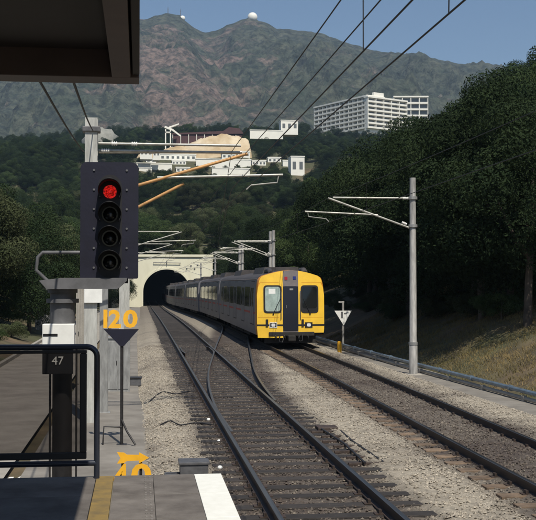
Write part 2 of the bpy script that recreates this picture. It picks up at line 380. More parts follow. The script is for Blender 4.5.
# ------------------------------------------------------------------ ballast, paths
def strip(name, xfun0, xfun1, n, Y0, Y1, dy, zf, m, nz=0.0, attr=None):
    ys = grid_axis([(Y0, min(45, Y1), dy), (min(45, Y1), Y1, dy * 4)]) if Y1 > 45 else grid_axis([(Y0, Y1, dy)])
    V = []; A = []
    for y in ys:
        a, b = xfun0(y), xfun1(y)
        for i in range(n + 1):
            x = a + (b - a) * i / n
            V.append((x, y, zf(x, y) + (random.uniform(-nz, nz) if y < 60 else 0)))
            A.append(attr[1](x, y) if attr else 0)
    ny = len(ys); idx = np.arange((n + 1) * ny).reshape(ny, n + 1)
    Fc = np.stack([idx[:-1, :-1], idx[:-1, 1:], idx[1:, 1:], idx[1:, :-1]], -1).reshape(-1, 4)
    o = link(name, npmesh(name, V, Fc, m, True, {attr[0]: A} if attr else None)); return tag(o, kind='structure')
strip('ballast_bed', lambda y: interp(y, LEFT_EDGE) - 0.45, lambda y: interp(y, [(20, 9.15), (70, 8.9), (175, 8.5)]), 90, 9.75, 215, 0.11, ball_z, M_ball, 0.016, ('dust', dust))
strip('path', lambda y: interp(y, [(20, 8.95), (70, 8.6), (175, 8.2)]), lambda y: interp(y, [(20, 10.95), (40, 10.65), (60, 10.35), (175, 10.1)]), 6, 5, 174, 0.5, lambda x, y: -0.40 + dip(y), M_pathdark)
strip('cess_path', lambda y: -1.9, lambda y: interp(y, LEFT_EDGE), 10, 9.75, 174.5, 0.25, lambda x, y: -0.30 + dip(y) - 0.03 * sm01((x + 1.2) / 1.5), M_pathdark, 0.004)
strip('service_road', lambda y: -5.2, lambda y: -2.2, 6, 9.75, 172, 0.5, lambda x, y: -0.36 + dip(y), M_conc)
kb = MB()
for y0, y1 in zip(range(10, 170, 4), range(14, 174, 4)):
    kb.box(-5.36, -5.2, y0, y1 - 0.02, -0.6 + dip(y0), -0.22 + dip(y0))
tag(kb.obj('kerb', M_conc), kind='structure')

# loose ballast stones (uncountable)
def stones(n, x0, x1, y0, y1, size, name):
    P = []
    for _ in range(n):
        x = random.uniform(x0, x1); y = y0 + (y1 - y0) * random.random() ** 1.25
        if x < interp(y, LEFT_EDGE) - 0.34 + 0.30 * noise2(x, y, 0.8, 2): continue
        d1 = abs(x - c1(y)); d2 = abs(x - c2(y))
        if abs(d1 - G) < 0.09 or abs(d2 - G) < 0.09: continue
        if x > 9.0: continue
        if d1 < 1.35 + (0.9 if y > TOE1 else 0.45) * (x > c1(y)) and ((y - 10.1) % 0.66) < 0.30 and random.random() < 0.88: continue
        if d2 < 1.3 and ((y - 10.3) % 0.68) < 0.26 and d2 > 0.75 and x < c2(y) and random.random() < 0.85: continue
        P.append((x, y, ball_z(x, y) + random.uniform(-0.012, 0.016), dust(x, y)))
    P = np.array(P); n = len(P)
    oc = np.array([(1, 0, 0), (0, 1, 0), (-1, 0, 0), (0, -1, 0), (0, 0, 1), (0, 0, -1)], float)
    of = np.array([(0, 1, 4), (1, 2, 4), (2, 3, 4), (3, 0, 4), (1, 0, 5), (2, 1, 5), (3, 2, 5), (0, 3, 5)])
    V = oc[None] * rng.uniform(0.6, 1.25, (n, 6, 1)); V[:, :, 2] *= 0.75
    V += rng.normal(0, 0.16, V.shape)
    a = rng.uniform(0, 6.283, n); ca, sa = np.cos(a)[:, None], np.sin(a)[:, None]
    V = np.stack([V[..., 0] * ca - V[..., 1] * sa, V[..., 0] * sa + V[..., 1] * ca, V[..., 2]], -1)
    V *= rng.uniform(0.55, 1.25, (n, 1, 1)) * size; V += P[:, None, :3]
    Fc = (of[None] + 6 * np.arange(n)[:, None, None]).reshape(-1, 3)
    D = np.clip(P[:, 3] + rng.normal(0, 0.16, n), 0, 1.0)
    o = link(name, npmesh(name, V.reshape(-1, 3), Fc, M_stone, False, {'dust': np.repeat(D, 6)}))
    return tag(o, 'loose grey brown ballast stones between and beside the rails', 'ballast', kind='stuff')
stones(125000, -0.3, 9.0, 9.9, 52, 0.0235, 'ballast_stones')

# ------------------------------------------------------------------ rails, sleepers
HEAD = [(-0.036, -0.002), (-0.036, -0.036), (-0.010, -0.048), (-0.009, -0.135), (-0.066, -0.147), (-0.07, -0.159), (0.07, -0.159), (0.066, -0.147), (0.009, -0.135), (0.010, -0.048), (0.036, -0.036), (0.036, -0.002)]
def rail(parent, xf, ya, yb, name='rail', top_z=0.0, wide=1.0):
    ys = [ya]
    while ys[-1] < yb: ys.append(min(yb, ys[-1] + (1.2 if ys[-1] < 75 else 4)))
    n = len(HEAD); V = []; Fc = []; ny = len(ys)
    for y in ys:
        V += [(xf(y) + p[0] * wide, y, p[1] + dip(y) + top_z) for p in HEAD]
    for j in range(ny - 1):
        for i in range(n): Fc.append((j * n + i, (j + 1) * n + i, (j + 1) * n + (i + 1) % n, j * n + (i + 1) % n))
    m = MB().add(V, Fc); m.add(V, [tuple(range(n)), tuple(range((ny - 1) * n, ny * n))[::-1]])
    o = m.obj(name, M_rail, parent)
    h = MB()
    hv = []
    for y in ys: hv += [(xf(y) + a * wide, y, z + dip(y) + top_z) for a, z in ((-0.036, -0.003), (-0.030, 0.002), (0.030, 0.002), (0.036, -0.003))]
    h.add(hv, [(j * 4 + i, j * 4 + i + 1, (j + 1) * 4 + i + 1, (j + 1) * 4 + i) for j in range(ny - 1) for i in range(3)])
    h.obj('running_surface', M_railtop, o); return o
def sleeper_mesh(L, wd, h, m, n=1):
    return MB().box(-L / 2, L / 2, -wd / 2, wd / 2, -h, 0, 0.012).mesh('sleeper', m)
SL_T = [sleeper_mesh(2.55, 0.25, 0.2, M_timber), sleeper_mesh(3.1, 0.25, 0.2, M_timber), sleeper_mesh(3.9, 0.25, 0.2, M_timber), sleeper_mesh(6.6, 0.25, 0.2, M_timber)]
SL_C = sleeper_mesh(2.5, 0.25, 0.2, M_conc_sl)
chm = MB().box(-0.17, 0.17, -0.075, 0.075, 0, 0.012).box(-0.115, -0.078, -0.05, 0.05, 0.012, 0.06).box(0.078, 0.115, -0.05, 0.05, 0.012, 0.06).mesh('rail_chair', M_rail)
t1 = empty('railway_track', (0, 0, 0), label='near left railway track on dark timber sleepers passing the platform end', cat='track')
t2 = empty('railway_track', (0, 0, 0), label='right-hand railway track half buried in brown ballast under the yellow train', cat='track')
t3 = empty('crossover_track', (0, 0, 0), label='curved crossover rails branching right out of the near left track', cat='track')
for s in (-1, 1):
    rail(t1, lambda y, s=s: c1(y) + s * G, 6.0, 214)
    rail(t2, lambda y, s=s: c2(y) + s * G, 6.0, 214)
# closure rails of the turnout; the second toe lies under the train
YX2 = CURVE + (4.12 - 2 * CO) / KS + (CURVE - TOE1)
def xo2(Y):
    q_ = YX2 - Y
    o = c2(Y) - (KA * max(0, q_) ** 2 if q_ < CURVE - TOE1 else CO + KS * (q_ - (CURVE - TOE1)))
    f = sm01((Y - 46) / 14)
    return xo(Y) * (1 - f) + o * f
def ease(Y, s):
    # rail of the crossover, kept clear of the stock rail at the toe
    return xo2(Y) + s * G
rail(t3, lambda y: ease(y, -1) + 0.075 * max(0, 1 - (y - TOE1) / 4), TOE1 + 0.2, FROG - 0.9, 'switch_rail', -0.004, 0.85)
rail(t3, lambda y: ease(y, -1), FROG + 0.6, 74.0, 'rail')
rail(t3, lambda y: ease(y, 1) + 0.0, TOE1 + 5.4, 60.0, 'rail')
rail(t1, lambda y: c1(y) + G - 0.10 - 0.10 * sm01((abs(y - FROG - 0.2) - 1.6) / 0.6), FROG - 1.8, FROG + 2.4, 'wing_rail', -0.003, 0.8)
rail(t1, lambda y: c1(y) - G + 0.10 + 0.08 * sm01((abs(y - FROG) - 1.5) / 0.6), FROG - 2, FROG + 2, 'check_rail', 0.0, 0.8)
for k in range(270):
    y = 10.2 + 0.66 * k
    if y > 178: break
    if y < TOE1 - 0.2: i, cx = (1, c1(y) + 0.20 + 0.1 * random.random()) if (k % 9) else (2, c1(y) + 0.5)
    elif y < 29: i, cx = 1, c1(y) + 0.25
    elif y < 39: i, cx = 2, c1(y) + 0.62
    elif y < 66: i, cx = 3, c1(y) + 1.95
    else: i, cx = 0, c1(y)
    link('sleeper', SL_T[i], t1, (cx + random.uniform(-0.05, 0.05), y, -0.161 + dip(y) - random.uniform(0, 0.006)), (0, 0, random.uniform(-0.012, 0.012)))
    if y < 40:
        for s in (-1, 1): link('rail_chair', chm, t1, (c1(y) + s * G, y, -0.160 + dip(y)))
for k in range(270):
    y = 10.42 + 0.68 * k
    if y > 178: break
    link('sleeper', SL_C, t2, (c2(y) + random.uniform(-0.02, 0.02), y, -0.161 + dip(y)), (0, 0, random.uniform(-0.01, 0.01)))
    if y < 40:
        for s in (-1, 1): link('rail_chair', chm, t2, (c2(y) + s * G, y, -0.160 + dip(y)))
# slide-rod ladder beside the right stock rail of the turnout
rodr = empty('point_rodding', (3.75, 19.2, -0.17), label='dark steel point rodding frame beside the right rail of the near track', cat='point rodding')
MB().tube([(-0.05, -2.1, 0.05), (0.02, 0, 0.05), (-0.05, 2.1, 0.04)], 0.02).tube([(0.30, -2.0, 0.03), (0.24, 0.3, 0.04), (0.30, 1.9, 0.03)], 0.02).obj('rod', M_blacksteel, rodr)
for k in range(7):
    y = -1.95 + 0.63 * k
    MB().box(-0.30 + 0.1 * (k % 2), 0.36, y - 0.035, y + 0.035, -0.02, 0.035, 0.01).obj('crank', M_rail, rodr)
MB().box(-0.12, 0.30, 2.05, 2.45, -0.03, 0.07, 0.02).obj('cover', M_rail, rodr)

# ------------------------------------------------------------------ tunnel portal
pr = empty('tunnel_portal', (4.55, PORT, dip(PORT) - 0.2), label='sunlit cream concrete tunnel portal with a dark round arch', cat='tunnel')
hw, spring, apex = 3.85, 2.45, 6.1
arch = [(hw, -0.4)] + [(hw * math.cos(a), spring + (apex - spring) * math.sin(a)) for a in np.linspace(0, math.pi, 25)] + [(-hw, -0.4)]
xl, xr, zt = -9.0, 7.6, 8.15
V = []; Fc = []; n = len(arch)
for y in (0, 2.2):
    V += [(x, y, z) for x, z in arch]
    outer = []
    for x, z in arch:
        if z <= -0.39: outer.append((xr if x > 0 else xl, y, -1.2))
        else:
            a = math.atan2(z - spring, x / hw * (apex - spring)); ang = math.atan2(z - spring, x)
            # cast out to the rectangle
            ts = []
            if math.cos(ang) > 1e-6: ts.append(xr / math.cos(ang))
            if math.cos(ang) < -1e-6: ts.append(xl / math.cos(ang))
            if math.sin(ang) > 1e-6: ts.append((zt - spring) / math.sin(ang))
            q = min(ts); outer.append((q * math.cos(ang), y, spring + q * math.sin(ang)))
    V += outer
for k in (0, 2 * n):
    for i in range(n - 1): Fc.append((k + i, k + n + i, k + n + i + 1, k + i + 1) if k == 0 else (k + i, k + i + 1, k + n + i + 1, k + n + i))
Fc += [(i, i + 1, 2 * n + i + 1, 2 * n + i) for i in range(n - 1)]
Fc += [(n + i + 1, n + i, 3 * n + i, 3 * n + i + 1) for i in range(n - 1)]
MB().add(V, Fc).obj('head_wall', M_portal, pr)
# fill the two upper corners the ray cast rounds off
MB().box(xr - 2.9, xr, 0.02, 2.18, zt - 2.4, zt).obj('wall_corner', M_portal, pr)
MB().box(xl, xl + 3.2, 0.02, 2.18, zt - 2.4, zt).obj('wall_corner', M_portal, pr)
MB().box(xl - 0.15, xr + 0.15, -0.25, 2.4, zt + 0.002, zt + 0.4, 0.04).obj('coping', M_portal, pr)
lin = MB(); tv = []
for y in (2.2, 45): tv += [(x * 1.01, y, z) for x, z in arch]
lin.add(tv, [(i, i + 1, n + i + 1, n + i) for i in range(n - 1)] + [tuple(range(n, 2 * n))]).obj('lining', M_tunnel, pr)
ring = MB(); rv = []
for y in (-0.08, 0.0):
    rv += [(x * 1.0, y, z) for x, z in arch]
    rv += [(x * 1.09 if z > -0.3 else x * 1.09, y, z if z < spring else spring + (z - spring) * 1.09) for x, z in arch]
ring.add(rv, [(i, n + i, n + i + 1, i + 1) for i in range(n - 1)] + [(n + i, 3 * n + i, 3 * n + i + 1, n + i + 1) for i in range(n - 1)] + [(i + 1, 2 * n + i + 1, 2 * n + i, i) for i in range(n - 1)]).obj('arch_ring', M_portal, pr)
MB().tube([(-2.2, -0.25, 7.2), (2.3, -0.25, 7.15)], 0.05).tube([(0, -0.25, 7.55), (0, -0.25, 6.9)], 0.06).tube([(-2.2, -0.25, 7.2), (-2.2, 0.05, 7.2)], 0.04).tube([(2.2, -0.25, 7.16), (2.2, 0.05, 7.16)], 0.04).obj('cable_bracket', M_midgrey, pr)
for x, z in ((3.3, 6.3), (4.0, 6.7), (4.6, 6.2), (5.1, 6.9)): MB().box(x - 0.13, x + 0.13, -0.12, 0.03, z - 0.09, z + 0.09, 0.02).obj('fixing', M_midgrey, pr)

# ------------------------------------------------------------------ platform, canopy, railing
pf = tag(MB().box(-9, 0.55, -8, 9.62, -0.6, 1.062).box(0.49, 0.752, -8, 9.68, 0.86, 1.062, 0.01).obj('platform', M_conc), kind='structure')
for k in range(14):
    y1 = 9.66 - 0.9 * k; y0 = y1 - 0.892
    for xa, xb in ((-0.215, 0.128), (0.131, 0.500)):
        MB().box(xa, xb, y0, y1, 1.063, 1.1, 0.004).obj('paving_slab', M_slab, pf)
    for xa in (-1.31, -2.25, -3.19, -4.13, -5.07): MB().box(xa, xa + 0.932, y0, y1, 1.063, 1.1, 0.004).obj('paving_slab', M_slab, pf)
    MB().box(0.503, 0.75, y0, y1, 1.063, 1.1, 0.006).obj('white_edge_slab', M_whiteline, pf)
    MB().box(-0.372, -0.222, y0, y1, 1.063, 1.1, 0.004).obj('yellow_line_slab', M_yline, pf)
dots = MB()
for k in range(60):
    y = 9.55 - 0.1 * k
    for dx in (-0.02, 0.02):
        dots.tube([(0.08 + dx, y, 1.1), (0.08 + dx, y, 1.104)], 0.011, 6)
tag(dots.obj('tactile_studs', mat('worn_studs', (0.20, 0.185, 0.17), 0.8, var=0.4, scale=9), pf), kind='stuff')

cn = empty('station_canopy', (0, 8, 4.34), label='dark brown station canopy roof overhead at upper left', cat='canopy')
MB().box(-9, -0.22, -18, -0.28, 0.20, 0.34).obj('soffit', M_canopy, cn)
MB().box(-9, -0.002, -0.26, 0, 0, 0.42, 0.006).obj('end_beam', M_canbeam, cn)
MB().box(-0.20, -0.065, -18, -0.262, 0.0, 0.42, 0.006).obj('edge_beam', M_canbeam, cn)
MB().box(-0.05, 0.0, -18, -0.262, 0.02, 0.40, 0.006).obj('gutter', M_canopy, cn)
MB().box(-9.05, -0.001, -18, 0.01, 0.421, 0.50, 0.01).obj('roof_sheet', M_midgrey, cn)
for k in range(7): MB().box(-9, -0.22, -2.8 - 2.4 * k, -2.66 - 2.4 * k, 0.05, 0.2).obj('purlin', M_canopy, cn)
for y in (-7.0, -16): MB().tube([(-4.5, y, -3.24), (-4.5, y, 0.2)], 0.11, 14).obj('column', M_midgrey, cn)

rl = empty('platform_end_railing', (-0.37, 9.56, 1.1), label='dark tubular platform end railing with a smoked see-through panel', cat='railing')
cr = [(0.0, 0, 0.0), (0, 0, 1.05)] + [(-0.09 + 0.09 * math.cos(a), 0, 1.08 + 0.09 * math.sin(a)) for a in np.linspace(0.1, math.pi / 2, 7)] + [(-6, 0, 1.17)]
MB().tube(cr, 0.026, 12).obj('frame_tube', mat('blue_black_gloss', (0.03, 0.035, 0.05), 0.22, 0.3), rl)
MB().tube([(-6, 0, 0.135), (0, 0, 0.135)], 0.026, 12).obj('lower_rail', MATS['blue_black_gloss'], rl)
pb = MB()
pb.box(-2.4, -0.09, -0.02, 0.02, 1.112, 1.142, 0.008).box(-2.4, -0.09, -0.02, 0.02, 0.175, 0.235, 0.008).box(-0.15, -0.09, -0.02, 0.02, 0.236, 1.111, 0.008).box(-2.4, -2.34, -0.02, 0.02, 0.236, 1.111, 0.008)
pb.obj('panel_frame', M_black, rl)
MB().box(-2.34, -0.15, -0.003, 0.003, 0.235, 1.112).obj('panel', M_panel, rl)
for x in (-2.5, -4.5): MB().tube([(x, 0, 0), (x, 0, 1.15)], 0.026, 12).obj('post', MATS['blue_black_gloss'], rl)

# ------------------------------------------------------------------ signal at the platform end
SY = 11.5
sc = FPX / (SY * math.cos(YAW))
pbase = at(62, 300, SY)
sg = empty('railway_signal', (pbase.x, SY, -0.33), label='navy four-aspect railway signal showing red at the platform end', cat='signal')
def loc(px, py, dy=0):  # local to signal root
    p = at(px, py, SY); return Vector((p.x - pbase.x, dy, p.z + 0.33))
MB().tube([(0, 0.1, 0.0), (0, 0.1, loc(0, 289).z)], 0.105, 18).obj('post', M_blacksteel, sg)
MB().tube([(0, 0.1, loc(0, 325).z), (0, 0.1, loc(0, 291).z)], 0.135, 18).tube([(0, 0.1, loc(0, 303).z), (0, 0.1, loc(0, 299).z)], 0.175, 18).tube([(0, 0.1, loc(0, 293).z), (0, 0.1, loc(0, 289).z)], 0.16, 18).obj('collar', M_midgrey, sg)
a_, b_ = loc(38, 289), loc(127, 278)
MB().prism([(a_.x + 0.10, a_.z), (b_.x - 0.1, a_.z), (b_.x, b_.z - 0.03), (b_.x, b_.z), (a_.x + 0.25, b_.z), (a_.x + 0.02, a_.z + 0.09)], -0.12, 0.28).obj('bracket', M_midgrey, sg)
h0, h1, h2 = loc(80, 252.5), loc(37, 252.5), loc(36, 270)
MB().tube([h0, (h1.x + 0.06, 0, h1.z), (h1.x + 0.01, 0, h1.z - 0.05), h2, (a_.x + 0.16, 0, a_.z + 0.03)], 0.02, 10).obj('guard_hoop', M_midgrey, sg)
hp = loc(109.5, 220.5); W2, H2, rr = 0.310, 0.628, 0.07
poly = []
for cx, cz, a0 in ((W2 - rr, H2 - rr, 0), (-W2 + rr, H2 - rr, 90), (-W2 + 0.02, -H2 + 0.02, 180), (W2 - 0.02, -H2 + 0.02, 270)):
    r_ = rr if a0 < 180 else 0.02
    for q in range(7): an = R(a0 + 15 * q); poly.append((cx + r_ * math.cos(an), cz + r_ * math.sin(an)))
hd = MB().prism(poly[::-1], -0.03, 0.03).box(-0.24, 0.24, 0.03, 0.26, -H2 + 0.03, H2 - 0.05, 0.02).obj('head_plate', M_navy, sg, hp)
for sx in (-0.165, 0.185):
    for q in range(6): MB().tube([(sx, -0.03, 0.54 - 0.21 * q), (sx, -0.042, 0.54 - 0.21 * q)], 0.012, 8).obj('bolt', M_midgrey, hd)
pl_ = [(0.128 * math.cos(R(a)), 0.385 + 0.128 * math.sin(R(a))) for a in range(0, 181, 15)] + [(0.128 * math.cos(R(a)), -0.50 + 0.10 * math.sin(R(a))) for a in range(180, 361, 15)]
MB().prism([(x + 0.005, z - 0.02) for x, z in pl_][::-1], -0.0335, -0.0302).obj('lens_strip', M_black, hd)
hood = MB(); hv = []; nseg = 22
for i in range(nseg + 1):
    an = R(-35 + 250 * i / nseg)
    for r_, y0, y1 in ((0.125, -0.03, -0.30), (0.118, -0.03, -0.30)):
        dep = y1 * (0.55 + 0.45 * max(0, math.sin(an))) - 0.02
        hv += [(r_ * math.cos(an), y0, r_ * math.sin(an)), (r_ * math.cos(an), dep, r_ * math.sin(an))]
fs = []
for i in range(nseg):
    a0, b0 = 4 * i, 4 * (i + 1); fs += [(a0, a0 + 1, b0 + 1, b0), (a0 + 3, a0 + 2, b0 + 2, b0 + 3), (a0 + 1, a0 + 3, b0 + 3, b0 + 1)]
hood.add(hv, fs, True); hm = hood.mesh('lens_hood', M_black)
ds = MB().tube([(0, -0.031, 0), (0, -0.034, 0)], 0.117, 22).mesh('lens_backing', M_black)
for q, py in enumerate((191, 214, 238, 262)):
    z = loc(0, py).z - hp.z
    link('lens_hood', hm, hd, (0.005, 0, z)); link('lens_backing', ds, hd, (0.005, 0, z))
    lm = MB().tube([(0, -0.034, 0), (0, -0.048, 0)], 0.088 if q else 0.072, 20).ball((0, -0.036, 0), 0.075 if q else 0.06, 14, 8)
    o = lm.obj('lens', M_red if q == 0 else M_lens, hd, (0.005, 0, z))
    if q == 0: o['label'] = 'lit red lens'
    if q: MB().box(0.0, 0.02, -0.113, -0.108, -0.005, 0.025).obj('painted_lens_glint', M_midgrey, hd, (0.005, 0, z - 0.02))  # small grey piece painted in as a glint on each unlit lens
MB().box(-0.2, 0.2, 0.02, 0.2, loc(0, 288).z - hp.z + 0.05, -H2 + 0.05).obj('head_foot', M_black, hd)
a_, b_ = loc(43.5, 346), loc(75, 323.5)
bx = MB().box(a_.x, b_.x, -0.16, 0.02, a_.z - 0.02, b_.z, 0.008).obj('telephone_box', M_white, sg)
MB().box(a_.x + 0.008, a_.x + 0.16, -0.166, -0.159, (a_.z + b_.z) / 2 - 0.005, (a_.z + b_.z) / 2 + 0.018).obj('slot', M_black, bx)
a_, b_ = loc(43.5, 373), loc(74, 347.5)
bp = MB().box(a_.x, b_.x, -0.15, -0.12, a_.z, b_.z, 0.005).obj('number_plate', M_black, sg)
link('number', text_mesh('47', 0.125, 0.003, M_white), bp, ((a_.x + b_.x) / 2, -0.155, loc(0, 364).z))
MB().tube([(-0.13, 0.1, 0), (-0.13, 0.1, loc(0, 350).z)], 0.012, 6).tube([(0.15, 0.1, 0), (0.15, 0.1, loc(0, 350).z)], 0.012, 6).tube([(-0.16, 0.05, 0.9), (0.18, 0.05, 0.9)], 0.03, 8).obj('conduit', M_blacksteel, sg)
MB().box(-0.24, 0.24, -0.14, 0.34, -0.12, 0.02, 0.02).obj('base_plate', M_blacksteel, sg)

# ------------------------------------------------------------------ speed signs
PY = 20.9; p0 = at(122, 300, PY)
s1 = empty('speed_sign', (p0.x, PY, -0.33), label='yellow 120 speed sign above a black triangle on a slim post', cat='speed sign')
def l2(px, py, r=p0, Y=PY, zb=-0.33): p = at(px, py, Y); return (p.x - r.x, p.z - zb)
tri = [l2(103.5, 329), l2(139, 329), l2(124, 346), l2(120, 346)]
MB().prism([tri[0], tri[3], tri[2], tri[1]], -0.02, 0.02).obj('board', M_navy, s1)
zb, zt_ = l2(0, 328.5)[1], l2(0, 310)[1]
for ch, a0, a1 in (('1', 104.5, 108.5), ('2', 109.5, 122), ('0', 124, 138.5)):
    me = text_mesh(ch, 0.5, 0.012, M_yellow, 0.016)
    xs = [v.co.x for v in me.vertices]; zs = [v.co.z for v in me.vertices]
    x0, x1 = l2(a0, 0)[0], l2(a1, 0)[0]
    for v in me.vertices:
        v.co.x = x0 + (v.co.x - min(xs)) / (max(xs) - min(xs)) * (x1 - x0); v.co.z = zb + (v.co.z - min(zs)) / (max(zs) - min(zs)) * (zt_ - zb)
    if ch == '1':
        me = MB().box(x0, x1, -0.012, 0.012, zb, zt_).mesh('numeral', M_yellow)
    link('numeral', me, s1)
MB().tube([(0, 0.03, 0), (0, 0.03, tri[2][1] + 0.15)], 0.032, 10).obj('post', M_blacksteel, s1)
MB().tube([(0.0, 0.0, 0.5), (0.10, -0.06, 0.28), (0.27, -0.2, 0.03)], 0.02, 8).obj('brace', M_blacksteel, s1)
MB().tube([(0.0, 0.0, 0.35), (-0.34, -0.1, 0.38), (-0.36, -0.1, 0.02)], 0.016, 8).obj('brace', M_blacksteel, s1)
MB().box(-0.1, 0.1, -0.1, 0.1, -0.06, 0.02, 0.01).obj('base_plate', M_blacksteel, s1)

AY = 13.6; p1 = at(134, 457, AY)
s2 = empty('speed_sign', (p1.x, AY, -0.33), label='low yellow arrow over the number 40 just past the platform end', cat='speed sign')
q = lambda px, py: l2(px, py, p1, AY)
ar = [q(117, 463.5), q(120.5, 458), q(117, 452), q(124, 452.5), q(127, 454.6), q(139, 454.8), q(139, 452.2), q(149, 457.6), q(139, 463.2), q(139, 460.4), q(127, 460.8), q(124, 463)]
MB().prism(ar, -0.008, 0.008).obj('arrow', M_yellow, s2)
for ch, a0, a1 in (('4', 115, 129.5), ('0', 132.5, 152.5)):
    me = text_mesh(ch, 0.5, 0.008, M_yellow, 0.014)
    xs = [v.co.x for v in me.vertices]; zs = [v.co.z for v in me.vertices]
    x0, x1 = q(a0, 0)[0], q(a1, 0)[0]; z0, z1 = q(0, 490)[1], q(0, 466.3)[1]
    for v in me.vertices:
        v.co.x = x0 + (v.co.x - min(xs)) / (max(xs) - min(xs)) * (x1 - x0); v.co.z = z0 + (v.co.z - min(zs)) / (max(zs) - min(zs)) * (z1 - z0)
    link('numeral', me, s2)
for px in (124, 142): MB().tube([(q(px, 0)[0], 0.03, 0), (q(px, 0)[0], 0.03, q(0, 459)[1])], 0.018, 8).obj('post', M_blacksteel, s2)
MB().box(q(115, 0)[0], q(152, 0)[0], 0.012, 0.03, q(0, 491)[1], q(0, 488)[1]).obj('cross_bar', M_blacksteel, s2)

tg = at(343, 348, 50); tg.z = -0.40
s3 = empty('triangle_sign', tg, label='white inverted triangle sign on a grey post beside the train', cat='sign')
MB().tube([(0, 0, 0), (0, 0, 2.32)], 0.055, 12).obj('post', M_pole, s3)
MB().box(-0.22, 0.06, -0.04, 0.04, 2.28, 2.36, 0.01).obj('cap_arm', M_pole, s3)
q3 = [((334 - 343) / 21.0, 1.91), ((351.5 - 343) / 21.0, 1.91), (0.02, 1.20)]
MB().prism([q3[0], q3[2], q3[1]], -0.09, -0.06).obj('board', M_white, s3)
MB().box(-0.12, -0.02, -0.096, -0.089, 1.55, 1.86).box(0.03, 0.17, -0.096, -0.089, 1.74, 1.80).obj('symbol', M_midgrey, s3)

bxp = Vector((0.86, 16.6, -0.34))
gb = empty('trackside_box', bxp, label='grey lidded cable box on the ballast beside the left rail', cat='box')
MB().box(-0.22, 0.22, -0.18, 0.2, 0.0, 0.36, 0.015).obj('body', M_box, gb)
MB().box(-0.24, 0.24, -0.2, 0.22, 0.361, 0.405, 0.012).obj('lid', M_box, gb)
MB().tube([(-0.22, -0.05, 0.16), (-0.42, -0.08, 0.15), (-0.44, -0.08, 0.15)], 0.075, 12).obj('coupling', M_blacksteel, gb)
MB().tube([(-0.44, -0.08, 0.13), (-1.05, -0.15, 0.12)], 0.055, 12).obj('conduit', M_blacksteel, gb)
MB().box(-0.46, -0.26, -0.2, 0.08, 0.0, 0.22, 0.02).obj('junction', M_box, gb)
# small pieces on the ballast
for i, (px, py, r_, lb) in enumerate(((220, 467.5, 0.045, 'round white marker stone beside the left rail past the box'), (208.5, 419.5, 0.045, 'white marker stone beside the near rail, the farthest of three'), (219, 441, 0.04, 'white marker stone beside the near rail, middle of three'))):
    d = at(px, py, 10) - Vector((0, 0, EYE)); tt = (-0.17 - EYE) / d.z; p = Vector((0, 0, EYE)) + d * tt
    tag(MB().ball((0, 0, 0), r_, 9, 6, 0.8).obj('marker_stone', M_white, None, p), lb, 'stone', 'white stones by the rail')
for i, (pp, lb) in enumerate((([(150, 398), (162, 392), (176, 394), (192, 391), (205, 392)], 'thin black cable lying across the ballast behind the other'), ([(160, 424), (170, 421), (180, 425), (196, 423), (212, 425)], 'thin black cable lying across the ballast nearer the platform'))):
    pts = []
    for px, py in pp:
        d = at(px, py, 10) - Vector((0, 0, EYE)); p = Vector((0, 0, EYE)) + d * ((-0.16 - EYE) / d.z); pts.append((p.x, p.y, ball_z(p.x, p.y) + 0.035))
    P4 = [Vector(pts[0])] + [Vector(p) for p in pts] + [Vector(pts[-1])]; sm_ = []
    for k in range(1, len(P4) - 2):
        for u in np.linspace(0, 1, 7)[:-1]:
            a, b_, c_, d_ = P4[k - 1:k + 3]; sm_.append(0.5 * (2 * b_ + (c_ - a) * u + (2 * a - 5 * b_ + 4 * c_ - d_) * u * u + (3 * b_ - a - 3 * c_ + d_) * u ** 3))
    pts = sm_ + [P4[-1]]
    o0 = Vector(pts[0]); tag(MB().tube([Vector(p) - o0 for p in pts], 0.013, 8).obj('ground_cable', M_black, None, o0), lb, 'cable')

random.seed(3)
M_litr = mat('faded_red_plastic', (0.40, 0.07, 0.05), 0.5)
for k in range(9):
    x, y = random.uniform(-3.6, -1.3), random.uniform(12.5, 19)
    red = k % 3 == 0; z_ = -0.30 if x > -1.9 else (-0.46 if x > -2.2 else -0.36)
    w_ = random.uniform(0.05, 0.10)
    m = MB().add([(-w_, -w_ * 0.7, 0.004), (w_, -w_ * 0.5, 0.03), (w_ * 0.8, w_ * 0.6, 0.006), (-w_ * 0.9, w_ * 0.6, 0.04), (0, 0, 0.05)], [(0, 1, 4), (1, 2, 4), (2, 3, 4), (3, 0, 4), (3, 2, 1, 0)])
    tag(m.obj('paper_scrap', M_litr if red else M_white, None, (x, y, z_), (0, 0, random.uniform(0, 6))), 'crumpled red scrap on the ground behind the railing panel' if red else 'crumpled white scrap on the ground behind the railing panel', 'scrap', 'red scraps' if red else 'white scraps')
